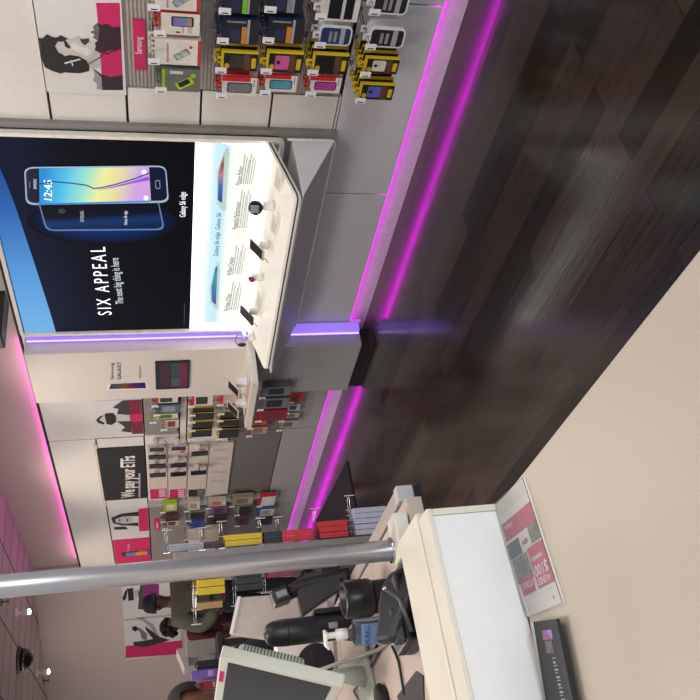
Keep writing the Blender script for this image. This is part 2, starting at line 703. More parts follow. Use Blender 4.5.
# white rim
def frame(x0, z0, x1, z1, w_, y0, y1, r=.03):
    t = bmesh.new()
    A = rrect(x0, z0, x1, z1, r, y0); B = rrect(x0+w_, z0+w_, x1-w_, z1-w_, max(.004, r-w_), y0)
    n = len(A)
    va = [t.verts.new(p) for p in A]; vb = [t.verts.new(p) for p in B]
    vc = [t.verts.new((p[0], y1, p[2])) for p in A]; vd = [t.verts.new((p[0], y1, p[2])) for p in B]
    for k in range(n):
        j = (k+1) % n
        t.faces.new((va[k], va[j], vb[j], vb[k])); t.faces.new((vc[k], vd[k], vd[j], vc[j]))
        t.faces.new((va[k], vc[k], vc[j], va[j])); t.faces.new((vb[k], vb[j], vd[j], vd[k]))
    mb = MB(); mb.merge(t)
    return mb
obj('rim', frame(FX0, .83, FX1, 2.41, .022, FY-.012, FY+.03, .03), WHITE, fr)
obj('apron', MBb := MB(), GREYL, fr) if False else None
wedge_x0, wedge_x1 = -4.66, FX1-.004
mb = MB()
mb.prism([(wedge_x0, 3.40, .792), (wedge_x0, 2.962, .784), (wedge_x0, 2.962, .774), (wedge_x0, 3.375, .552), (wedge_x0, 3.40, .552)], (wedge_x1-wedge_x0, 0, 0), bevel=.004)
o = obj('apron', mb, mat('e6e6e8', .45, var=.02), fr); o['label'] = 'grey slanted panel under the tray'
mb = MB()
mb.tube([(wedge_x1, 3.37, .815), (wedge_x1, 3.372, .575), (wedge_x1-.01, 3.372, .555), (wedge_x1-.03, 3.372, .547), (wedge_x0+.04, 3.372, .547), (wedge_x0+.01, 3.372, .556), (wedge_x0, 3.37, .58)], .008, 8)
obj('apron_rim', mb, WHITE, fr)
# poster
PBZ = 1.305
Yp = FY+.008
mb = MB(); mb.box((FX0+.022, Yp, PBZ), (FX1-.022, Yp+.012, 2.388))
po = obj('poster', mb, ramp_mat('night_poster', [(0, '0a0b12'), (.45, '080a14'), (.8, '0a1434'), (1, '0e2a66')], 'Z', emit=.9, swing=-.15), fr)
po['label'] = 'backlit black and blue phone poster'
P = lambda x, y, d=0: tuple(atY(x, y, Yp-d))
wedge = [(25, 333), (56, 333), (50, 312), (43, 290), (35, 265), (26, 238), (16, 208), (6, 182), (-8, 150), (-14, 138), (-25, 138), (-12, 195)]
wp = [Vector(P(*p)) for p in wedge]
for v in wp:
    v.z = min(v.z, 2.386); v.x = max(v.x, FX0+.024)
obj('blue_sweep', poly([tuple(v) for v in wp], .001), ramp_mat('blue_sweep', [(0, '79b7ea'), (.35, '5a9fe2'), (.7, '2f66b4'), (1, '14307a')], 'X', emit=.95), po)


def quadrr(c4, r, d, n=6):
    """rounded quad from four pixel corners"""
    c = [Vector(P(*p, d)) for p in c4]
    out = []
    for i in range(4):
        p, a, b = c[i], c[i-1], c[(i+1) % 4]
        u1, u2 = (a-p).normalized()*r, (b-p).normalized()*r
        for k in range(n+1):
            t = k/n
            out.append(tuple((p+u1)*(1-t)**2 + p*2*t*(1-t) + (p+u2)*t*t))
    return out


# glow behind phones, back phone, front phone
obj('glow', poly([P(x, y, .0002) for x, y in ell((103, 221), 76, 23, 40)], .0004), glow_mat(), po)
bk = obj('phone_back', poly(quadrr([(37, 198), (158, 198), (165, 230), (46, 231)], .05, .002), .001), mat('55759e', .3, emit=.5), po)
obj('back_glass', poly(quadrr([(38.5, 199), (157, 199), (163, 228.5), (47.5, 229.5)], .045, .0032), .0006),
    ramp_mat('back_glass', [(0, '0b1530'), (.4, '16386e'), (.6, '0a1228'), (1, '080a14')], 'X', emit=.9, swing=.25, swing_axis='Z'), bk)
for (x, y, a_, b_) in ((62, 211, 4.5, 3), (63, 211, 3, 2), (56, 213, 3, 6)):
    obj('camera_lens', poly([P(px_, py_, .0042) for px_, py_ in ell((x, y), a_*.8, b_*.8, 16)], .0004), mat('39465c' if a_ > 3.2 else '0a0a10', .3, emit=.5), bk)
fit_text('SAMSUNG', P(82, 222, .0045), P(82, 211, .0045), .02, mat('aab3c4', .5, emit=.6), bk)
fit_text('Galaxy S6 edge', P(126, 225, .0045), P(126, 211, .0045), .018, mat('c8cede', .5, emit=.6), bk)
ft = obj('phone_front', poly(quadrr([(24, 167), (166, 165.5), (169, 202.5), (26, 205)], .05, .005), .0012), mat('93a9c4', .3, emit=.5), po)
obj('phone_glass', poly(quadrr([(25.5, 168.5), (165, 167), (167.5, 200.5), (27.5, 203)], .045, .0065), .0006), mat('0b1226', .2, emit=.8), ft)
obj('curved_edge', poly([P(39, 201.5, .0072), P(150, 198.5, .0072), P(150, 202, .0072), P(39, 205, .0072)], .0004), mat('2e6fc0', .3, emit=.8), ft)
obj('wallpaper', poly([P(39, 168.5, .0075), P(149, 167, .0075), P(151, 200.5, .0075), P(39.5, 203.5, .0075)], .0005),
    ramp_mat('wallpaper', [(0, 'd79fe6'), (.18, 'cfa6e4'), (.34, 'e9d8a8'), (.5, 'f0f0a0'), (.64, '9fe6d0'), (.82, '56c4ea'), (1, '2f8fd8')], 'Z', emit=1.0, swing=.12), ft)
sq = [(39, 183), (52, 180), (70, 182), (86, 184), (94, 187), (98, 190), (92, 192), (88, 189), (96, 186), (115, 183), (135, 177), (149, 171), (149, 173.5), (132, 180), (112, 186), (99, 193), (90, 194.5), (84, 190), (85, 186), (70, 184), (52, 182.5), (39, 187)]
mb = MB(); mb.tube([P(x, y, .009) for x, y in ((39, 184), (52, 181.5), (70, 183), (86, 185), (94, 188.5), (102, 187.5), (115, 184.5), (135, 178.5), (149, 173))], .004, 6)
obj('ribbon', mb, mat('2a4a8c', .4, emit=.6), ft)
mb = MB(); mb.tube([P(x, y, .009) for x, y in ((98, 190), (115, 186.5), (135, 181.5), (149, 178))], [.001, .004, .008, .012], 6)
obj('ribbon', mb, mat('8a4fc0', .4, emit=.7), ft)
fit_text('12:45', P(48, 200, .0085), P(48, 180, .0085), .042, mat('eaf6ff', .5, emit=.9), ft)
fit_text('SAMSUNG', P(35, 189, .0075), P(35, 179, .0075), .016, mat('c8d0dc', .5, emit=.6), ft)
obj('speaker_slot', poly([P(29, 182, .0075), P(30.2, 182, .0075), P(30.2, 188, .0075), P(29, 188, .0075)], .0004), mat('5a6474', .5, emit=.5), ft)
obj('home_button', poly(quadrr([(155, 180), (160, 180), (160.5, 189), (155.5, 189)], .012, .0075), .0005), mat('6d7d9c', .5, emit=.5), ft)
obj('button_face', poly(quadrr([(155.8, 181), (159.2, 181), (159.7, 188), (156.3, 188)], .01, .0082), .0004), mat('0b1226', .3, emit=.5), ft)
for x, y in ((144, 172), (146, 198)):
    obj('screen_icon', poly([P(px_, py_, .0085) for px_, py_ in ell((x, y), 2.4, 2.4, 14)], .0004), mat('e8f0ff', .4, emit=.8), ft)
TXT = mat('e8eef2', .5, emit=.9)
fit_text('SIX APPEAL', P(105, 315, .002), P(97.5, 247, .002), .088, TXT, po, exact=True, spacing=1.35)
fit_text('The next big thing is here', P(121, 304, .001), P(115.5, 258, .001), .05, mat('b9c4cc', .5, emit=.8), po)
fit_text('Galaxy S6 edge', P(183.5, 217, .001), P(183.5, 192, .001), .035, mat('dfe6ee', .5, emit=.9), po)
obj('fine_print', poly([P(184.3, 303, .001), P(184.9, 303, .001), P(184.4, 325, .001), P(183.8, 325, .001)], .0004), mat('2a4a5c', .5, emit=.5), po)
# lit white curved back under the poster and the sloping tray
mb = MB()
prof = [(FY+.012, 1.304), (FY+.012, .975), (FY+.004, .957), (FY-.02, .945), (FY-.085, .9345)]
back = [(y+.012, z-.01) for y, z in prof]
ring = [(FX0+.024, y, z) for y, z in prof]+[(FX0+.024, y, z) for y, z in reversed(back)]
mb.prism(ring, (FX1-FX0-.048, 0, 0))
obj('lit_back', mb, mat('f6f5ee', .5, emit=2.6), fr)
# printed card
cq = [(200, 139), (266, 150), (244, 321), (203, 323)]
Yc = FY+.006
c4 = [atY(x, y, Yc) for x, y in cq]
for v in c4:
    v.z = max(v.z, .966)
cardo = obj('info_card', poly([tuple(v) for v in c4], .003), ramp_mat('card_print', [(0, 'f4f3ea'), (.42, 'f1f5ee'), (.55, 'bfe3f2'), (.72, 'c9e9f6'), (.85, 'fdfdfb'), (1, 'ffffff')], 'Z', emit=1.12), fr)
cardo['label'] = 'printed card with two phones and small text'
C = lambda x, y, d=.004: tuple(atY(x, y, Yc-d))
for q, g in (([(217, 172), (226, 148), (229.5, 148), (226, 210), (223, 211), (217, 204)], [(218.5, 173), (222, 160), (224.5, 152), (222, 203), (217.8, 200)]),
             ([(210, 286), (217, 262), (220, 262), (218.5, 307), (216, 310), (210.5, 303)], [(211.5, 287), (215, 268), (217.5, 266), (216, 305), (211.8, 301)])):
    ph = obj('phone_print', poly([C(*p) for p in q], .001), mat('a9bdb8', .3, emit=.5), cardo)
    obj('screen_print', poly([C(*p, .0055) for p in g], .0006), ramp_mat('card_phone', [(0, '2a5bc0'), (.35, '5b7fd8'), (.55, 'd6a0c0'), (.75, 'c05a4a'), (1, 'e8c070')] if q[0][0] > 212 else [(0, '7a50c0'), (.4, '3f9bd8'), (.75, '4fc0c8'), (1, '2f70b0')], 'X', emit=.7), ph)
fit_text('Galaxy S6 edge  Galaxy S6', C(216.5, 256), C(219.5, 213), .028, INK, cardo)
for s_, x0, y0, x1, y1 in (('Picture Perfect', 238, 185, 241, 166), ('Powerful Performance', 234.5, 229, 238, 202), ('Brilliant Display', 229.5, 275, 232.5, 257), ('The Power of Three', 226, 311, 229, 294)):
    fit_text(s_, C(x0, y0), C(x1, y1), .03, INK, cardo)
    mb = MB()
    for k in range(6):
        f_ = 3.6+k*2.1
        a = Vector(C(x0+f_, y0-1)); b = Vector(C(x1+f_+1.2, y1-12 + (k % 3)*3))
        if a.z < .972 or b.z < .972:
            continue
        mb.prism([a, b, b+Vector((0, 0, .006)), a+Vector((0, 0, .006))], (0, -.0005, 0))
    if len(mb.bm.verts):
        obj('small_text', mb, mat('a9aaa8', .6), cardo)
# tray
TY0, TY1, TX0, TX1 = 2.945, FY, -4.60, -2.955
TZ0, TZ1 = .825, .935          # front lip, back


def tray_z(y):
    return TZ0+(TZ1-TZ0)*max(0, min(1, (y-TY0)/(FY-.08-TY0)))


mb = MB()
rc = .05
plan = []
for cx, cy, a in ((TX1-rc, TY0+rc, 270), ):
    pass
def slab(x0, x1, y0, y1, zt, th):
    q = []
    for cx, cy, a in ((x1-.04, y1-.002, 0), (x0+.04, y1-.002, 90), (x0+.04, y0+.04, 180), (x1-.04, y0+.04, 270)):
        rr = .04 if cy < y1-.01 else .002
        for k in range(6):
            t = rad(a+90*k/5)
            x, y = cx+(.04 if rr > .01 else .04)*math.cos(t), cy+rr*math.sin(t)
            q.append((x, y, zt(y)))
    m_ = MB(); m_.prism(q, (0, 0, -th))
    return m_
obj('tray', slab(TX0, TX1, TY0, TY1-.01, lambda y: tray_z(y), .014), mat('efebe0', .3, emit=.18), fr)  # slight emission stands in for light spilling from the lit back
obj('tray_groove', slab(TX0+.006, TX1-.006, TY0+.006, TY1-.01, lambda y: tray_z(y)-.0142, .012), mat('3c3434', .5), fr)
obj('tray_underside', slab(TX0, TX1, TY0, TY1-.01, lambda y: tray_z(y)-.0265, .010), mat('e4e2dc', .4), fr)

def on_tray(px_, py_):
    """point of the tray's slope under a pixel"""
    z = .9
    for _ in range(40):
        p = atZ(px_, py_, z)
        z += .3*(tray_z(p.y)-z)
    return p


def stand(root, p, h, r=.022, m_=WHITE, tilt=0):
    mb = MB(); mb.lathe([(r*1.15, 0), (r, .006), (r*.85, h)], p, 20)
    return obj('stand', mb, m_, root)


def demo_phone(root, c, W_, L_, yaw, tilt, face, frame_h='d8d4cc'):
    """phone lying back on a stand; long side across the viewer's up"""
    M = Matrix.Translation(c) @ Matrix.Rotation(yaw, 4, 'Z') @ Matrix.Rotation(tilt, 4, 'X')
    mb = MB()
    q = [(p[0], p[1], p[2]) for p in rrect(-W_/2, -L_/2, W_/2, L_/2, .009, 0)]
    mb.prism(q, (0, .008, 0), M=M)
    b = obj('phone', mb, mat(frame_h, .3), root)
    mb = MB()
    mb.prism(rrect(-W_/2+.004, -L_/2+.012, W_/2-.004, L_/2-.012, .003, -.0003), (0, -.0008, 0), M=M)
    obj('screen', mb, face, b)
    return b


def coil(root, p0, p1):
    mb = MB()
    pts = []
    p0, p1 = Vector(p0), Vector(p1)
    for k in range(40):
        t = k/39
        pts.append(p0.lerp(p1, t)+Vector((.008*math.cos(t*9), .008*math.sin(t*9), .02*math.sin(t*PI))))
    mb.tube(pts, .0022, 6)
    obj('security_cable', mb, SOFTBLACK, root)


# things on the tray
p = on_tray(273, 206)
e = empty('smartwatch_display', p, 'black and silver smartwatch on white stand at right of the lit tray', 'smartwatch')
stand(e, p, .055, .028)
mb = MB(); c = Vector(p)+Vector((-.01, -.005, .095))
M = Matrix.Translation(c) @ Matrix.Rotation(rad(35), 4, 'Z') @ Matrix.Rotation(rad(80), 4, 'X')
t = bmesh.new()
for k in range(28):
    pass
t.free()
mb2 = MB(); mb2.lathe([(.034, -.016), (.039, -.016), (.039, .016), (.034, .016)], (0, 0, 0), 28, M=M)
obj('strap', mb2, BLACK, e)
mb2 = MB(); mb2.box((-.020, -.046, -.025), (.020, -.036, .025), bevel=.003, M=Matrix.Translation(c) @ Matrix.Rotation(rad(35), 4, 'Z') @ Matrix.Rotation(rad(-15), 4, 'X'))
obj('watch_case', mb2, CHROME, e)
mb2 = MB(); mb2.tube([Vector(p)+Vector((0, 0, .05)), c+Vector((0, 0, -.02))], .008, 8)
obj('neck', mb2, WHITE, e)
p = on_tray(268, 245)
e = empty('demo_phone', p, 'gold phone leaning on white stand in the middle of the lit tray', 'phone', 'demo phones on the lit tray')
stand(e, p, .05, .026)
demo_phone(e, Vector(p)+Vector((0, -.035, .072)), .072, .145, rad(12), rad(-63), mat('2d2f24', .2), 'cdb9a0')
coil(e, Vector(p)+Vector((-.01, -.05, .03)), Vector(p)+Vector((-.05, -.09, .0)))
p = on_tray(262, 277)
e = empty('security_stand', p, 'empty white stand with a red round top on the lit tray', 'display stand')
stand(e, p, .06, .026)
mb = MB(); mb.lathe([(.019, 0), (.022, .004), (.022, .012), (.018, .016)], (0, 0, 0), 20, M=Matrix.Translation(Vector(p)+Vector((0, -.012, .062))) @ Matrix.Rotation(rad(50), 4, 'X'))
o = obj('pad', mb, mat('8c1a20', .5), e); o['label'] = 'red round pad'
p = on_tray(257, 311)
e = empty('demo_phone', p, 'black phone leaning on white stand at left of the lit tray', 'phone', 'demo phones on the lit tray')
stand(e, p, .05, .026)
demo_phone(e, Vector(p)+Vector((0, -.035, .072)), .072, .145, rad(12), rad(-63), mat('101114', .2), '202024')
coil(e, Vector(p)+Vector((-.01, -.05, .03)), Vector(p)+Vector((-.05, -.09, .0)))
p = on_tray(253, 337)
e = empty('headset_display', p, 'clear dome with a dark neckband headset at the left end of the lit tray', 'headset')
stand(e, p, .03, .03)
mb = MB(); c = Vector(p)+Vector((-.0, -.02, .075))
mb.tube([c+Vector((.05*math.cos(a), .012*math.sin(a*2), .045*math.sin(a))) for a in [rad(k*12-20) for k in range(19)]], .0045, 8)
obj('neckband', mb, mat('8f8a9c', .3), e)
mb = MB(); mb.ball(c+Vector((-.045, -.01, .0)), (.016, .014, .03))
obj('earpiece', mb, SOFTBLACK, e)
for i, (x, y, w_) in enumerate(((280, 176, 'right of the smartwatch'), (276, 221, 'left of the smartwatch'), (261, 297, 'by the black phone'))):
    p = on_tray(x, y)
    M = Matrix.Translation(Vector(p)+Vector((0, -.03, .014))) @ Matrix.Rotation(rad(-60), 4, 'X')
    mb = MB(); mb.box((-.07, 0, -.028), (.07, .003, .028), M=M)
    o = obj('price_card', mb, mat('efece4', .4), origin=p)
    tag(o, 'small white price card on the lit tray, '+w_, 'card', 'price cards on the lit tray')
    mb = MB()
    for k in range(3):
        mb.box((-.055, -.0008, -.014+k*.012), (.03+.008*k, 0, -.010+k*.012), M=M)
    obj('print', mb, mat('c2beb6', .6), o)

# ================================================================== POSTERS (flat boards on the wall)
def board(name, p0, p1, th, m_, label, cat, group=None, Y=YW):
    """board between two opposite wall corners (p = Vector)"""
    mb = MB(); mb.box((p0.x, Y-th, p0.z), (p1.x, Y, p1.z))
    return tag(obj(name, mb, m_, origin=(min(p0.x, p1.x), Y, min(p0.z, p1.z))), label, cat, group)


PAPER = mat('dcdad8', .45, var=.02)
INKB = mat('1b1618', .55)
Yb = YW-.012
HP = board('poster', Vector((-2.735, 0, 1.645)), Vector((-2.17, 0, 2.018)), .012, PAPER, 'poster of person in headphones facing sideways, over the near slatwall', 'poster', 'portrait posters')
Z1 = lambda x, y, d=.0: tuple(atY(30+x/7, y/7, Yb-d))


def dec(name, pts, m_, par, d, f=Z1, t=.0008):
    return obj(name, poly([f(x, y, d) for x, y in pts], t), m_, par)


def clampx(pts, hi):
    return pts
dec('colour_band', [(462, 20), (628, 20), (652, 630), (508, 630), (478, 190)], MAGENTA, HP, .0002)
dec('jacket_print', [(470, 160), (500, 175), (540, 165), (580, 190), (632, 185), (640, 345), (560, 350), (495, 370), (470, 370), (445, 350), (455, 300), (478, 280)], mat('2c1420', .5), HP, .0012)
dec('jacket_print', [(440, 480), (500, 520), (560, 540), (648, 525), (652, 630), (508, 630), (500, 570)], mat('2c1420', .5), HP, .0012)
dec('fur_collar', [(470, 160), (440, 185), (450, 210), (420, 225), (452, 240), (440, 265), (478, 285), (485, 200)], mat('6a6668', .6), HP, .0016)
dec('fur_collar', [(440, 480), (455, 530), (440, 560), (470, 590), (465, 620), (505, 630), (500, 540)], mat('9a9698', .6), HP, .0016)
dec('neck_print', [(400, 420), (450, 350), (490, 370), (500, 470), (430, 480)], mat('bcb6b4', .5), HP, .0016)
dec('face_print', [(170, 320), (200, 280), (250, 275), (285, 278), (330, 250), (352, 262), (345, 285), (365, 280), (372, 300), (395, 280), (420, 290), (445, 290), (460, 320), (450, 360), (425, 400), (400, 420), (300, 440), (240, 390)], mat('c9c4c2', .5), HP, .002)
dec('cheek_print', [(285, 300), (330, 300), (350, 330), (400, 330), (430, 350), (405, 390), (340, 370), (290, 340)], mat('dedad8', .5), HP, .0026)
dec('hair_print', [(57, 265), (85, 270), (118, 240), (150, 258), (185, 265), (215, 248), (265, 272), (225, 292), (195, 290), (175, 325), (200, 370), (235, 385), (250, 430), (260, 500), (215, 515), (150, 495), (105, 470), (85, 420), (75, 350), (68, 300)], INKB, HP, .0026)
dec('eyebrow_print', [(235, 285), (250, 283), (268, 310), (285, 330), (270, 340), (245, 325)], INKB, HP, .0032)
dec('mouth_print', [(350, 270), (375, 275), (412, 268), (415, 290), (385, 318), (362, 300)], mat('3a3032', .5), HP, .0032)
dec('headphone_print', [(215, 400), (280, 385), (345, 395), (390, 420), (415, 460), (412, 498), (350, 512), (250, 508), (205, 470)], mat('120f12', .4), HP, .0034)
dec('headphone_mark', [(240, 438), (350, 410), (355, 418), (245, 448)], mat('e8e4e4', .4), HP, .0044, t=.0004)
dec('headphone_mark', [(282, 420), (290, 420), (305, 460), (296, 462)], mat('e8e4e4', .4), HP, .0044, t=.0004)
mb = MB(); mb.tube([Z1(x, y, .003) for x, y in ((415, 445), (450, 425), (500, 395), (520, 370), (550, 380), (570, 360), (610, 350))], .0025, 6)
obj('cord_print', mb, INKB, HP)
# board edge (dark) at its foot
def px_poster(name, rect, label, band, shapes, group='portrait posters', base=PAPER, cat='poster'):
    x0, y0, x1, y1 = rect
    a, b = atY(x0, y0, YW), atY(x1, y1, YW)
    za = {1: (1.655, 2.035)}[1]
    o = board(name, Vector((b.x, 0, 1.658)), Vector((a.x, 0, 2.04)), .012, base, label, cat, group)
    for nm, pts, m_, d in shapes:
        q = []
        for x, y in pts:
            v = atY(x, y, Yb-d)
            v.x = max(b.x+.002, min(a.x-.002, v.x)); v.z = max(1.66, min(2.038, v.z))
            q.append(tuple(v))
        obj(nm, poly(q, .0008), m_, o)
    return o


g85 = lambda pts: [(85+x/10, 390+y/10) for x, y in pts]
DKM = mat('7a1038', .5)
px_poster('poster', (95, 399, 144, 434.5), 'poster of person in dark goggles, left of the white screen column', None, [
    ('top_strip', g85([(85, 70), (570, 40), (575, 95), (90, 110)]), mat('b9a8d8', .5), .0002),
    ('colour_band', g85([(430, 100), (580, 95), (592, 436), (470, 440)]), DKM, .0004),
    ('colour_patch', g85([(455, 245), (585, 232), (590, 312), (465, 318)]), PINK, .0012),
    ('jacket_print', g85([(275, 175), (375, 105), (440, 100), (445, 250), (320, 240), (335, 190)]), mat('3a3436', .5), .0014),
    ('jacket_print', g85([(320, 315), (455, 310), (465, 425), (360, 412), (400, 370)]), mat('3a3436', .5), .0014),
    ('neck_print', g85([(300, 262), (440, 255), (450, 300), (310, 310)]), mat('cfcac8', .5), .0016),
    ('face_print', g85([(175, 250), (330, 255), (330, 310), (190, 320)]), mat('c9c4c4', .5), .002),
    ('hair_print', g85([(110, 300), (150, 262), (185, 255), (140, 300), (195, 330), (190, 345), (130, 330)]), INKB, .0026),
    ('goggles_print', g85([(195, 238), (280, 230), (310, 265), (312, 320), (265, 350), (215, 340)]), INKB, .0028)])
g105 = lambda pts: [(105+x/7.37, 490+y/7.37) for x, y in pts]
px_poster('poster', (108, 508, 149, 533), 'poster of long haired person, left of the black banner', None, [
    ('colour_band', g105([(245, 140), (318, 130), (325, 300), (252, 305)]), PINK, .0004),
    ('hair_print', g105([(45, 205), (120, 175), (245, 160), (250, 190), (130, 195), (75, 215), (80, 240), (150, 250), (245, 240), (248, 265), (120, 260), (60, 245)]), INKB, .002),
    ('face_print', g105([(80, 212), (140, 195), (200, 200), (200, 240), (140, 250), (85, 240)]), mat('cdc8c6', .5), .0012),
    ('eye_print', g105([(100, 215), (112, 213), (114, 232), (102, 234)]), mat('5a5456', .5), .0026),
    ('mouth_print', g105([(160, 212), (172, 212), (172, 232), (160, 234)]), mat('6a4a50', .5), .0026),
    ('jacket_print', g105([(65, 275), (150, 270), (170, 290), (70, 292)]), INKB, .002)])
pk = px_poster('poster', (115, 540, 163, 562), 'all pink poster with a colourful phone, last on the long wall', None, [
    ('phone_print', g105([(120, 460), (380, 435), (388, 465), (125, 490)]), mat('22202c', .4), .0004),
    ('picture_blue', g105([(150, 465), (225, 460), (228, 482), (155, 486)]), mat('5b7ec4', .4), .0014),
    ('picture_yellow', g105([(225, 460), (310, 450), (312, 472), (228, 482)]), mat('dca63a', .4), .0014),
    ('picture_orange', g105([(240, 447), (300, 442), (302, 455), (244, 460)]), mat('cf5a2c', .4), .0020),
    ('picture_violet', g105([(312, 445), (360, 440), (362, 462), (314, 468)]), mat('5a52b8', .4), .0014)], base=PINK)
fit_text('SO MANY', atY(128.5, 551, Yb-.001), atY(128.5, 544, Yb-.001), .025, mat('e8b8c8', .5), pk)

et = board('banner', Vector((-7.53, 0, 1.66)), Vector((-6.47, 0, 2.055)), .014, mat('171315', .45), 'black banner reading We pay your ETFs', 'sign')
fit_text('We pay your ETFs', atY(130, 497.5, Yb-.004), atY(130, 456, Yb-.004), .12, mat('ebe6e2', .5), et, bold=.004)
fit_text('when you switch to us today', atY(139.5, 497, Yb-.004), atY(139.5, 472, Yb-.004), .035, mat('b0aaa8', .5), et) if False else None
mb = MB()
for k in range(8):
    a = Vector(atY(139.5, 496-k*3, Yb-.003)); 
    mb.box((a.x-.03, a.y, a.z-.008), (a.x+.03, a.y+.001, a.z+.008))
obj('small_text', mb, mat('b0aaa8', .5), et)
fl_ = board('poster_holder', Vector((-7.68, 0, 2.045)), Vector((-6.40, 0, 2.075)), .008, mat('d8cbb8', .4), 'cream strip above the black banner', 'strip')

# Samsung shelf sign near, and two small far ones
ss = board('brand_sign', Vector((-2.585, 0, 1.545)), Vector((-2.315, 0, 1.60)), .01, MAGENTA, 'magenta strip sign with white brand lettering on the near slatwall', 'sign')
fit_text('Samsung', atY(139.5, 54, Yb), atY(139.5, 37, Yb), .03, mat('f0e6ea', .5), ss)
a, b = atY(154, 519, YW), atY(160, 529, YW)
s2 = board('brand_sign', Vector((b.x, 0, b.z)), Vector((a.x, 0, a.z)), .01, PINK, 'small pink strip sign on the far slatwall', 'sign')
mb = MB(); mb.box((b.x+.05, YW-.0108, (a.z+b.z)/2-.006), (a.x-.08, YW-.0095, (a.z+b.z)/2+.006)); obj('print', mb, mat('f0d6de', .5), s2)
# ================================================================== HOOKS AND PACKS
def hook_mesh(L):
    mb = MB()
    mb.tube([(0, 0, 0), (0, -L+.012, 0), (0, -L, .006)], .0028, 8)
    mb.tube([(0, 0, .012), (0, -L+.015, .012), (0, -L-.002, .012)], .0018, 6)
    mb.box((-.012, -.003, -.012), (.012, .0, .022))
    return mb


def price_tag_mesh(L):
    mb = MB()
    mb.box((-.016, -L-.006, -.026), (.016, -L-.002, .026), 0, bevel=.002)
    mb.box((-.010, -L-.0068, -.014), (-.005, -L-.0058, .014), 1)
    return mb


HOOKM = {}


def hook(p, L, label, rz=0, group='wire hooks with white price tags'):
    key = round(L, 3)
    if key not in HOOKM:
        HOOKM[key] = (hook_mesh(L).mesh('peg_hook', CHROME), price_tag_mesh(L).mesh('price_tag', [TAGW, INK]))
    a, b = HOOKM[key]
    o = link('peg_hook', a); o.location = p; o.rotation_euler = (0, 0, rz)
    tag(o, label, 'hook', group)
    t_ = link('price_tag', b, o)
    return o


def tab(mb, W_, mi):
    """hang tab: two posts and a bridge over the wire"""
    mb.box((-.018, .002, -.006), (-.006, .005, .02), mi)
    mb.box((.006, .002, -.006), (.018, .005, .02), mi)
    mb.box((-.018, .002, .014), (.018, .005, .024), mi)


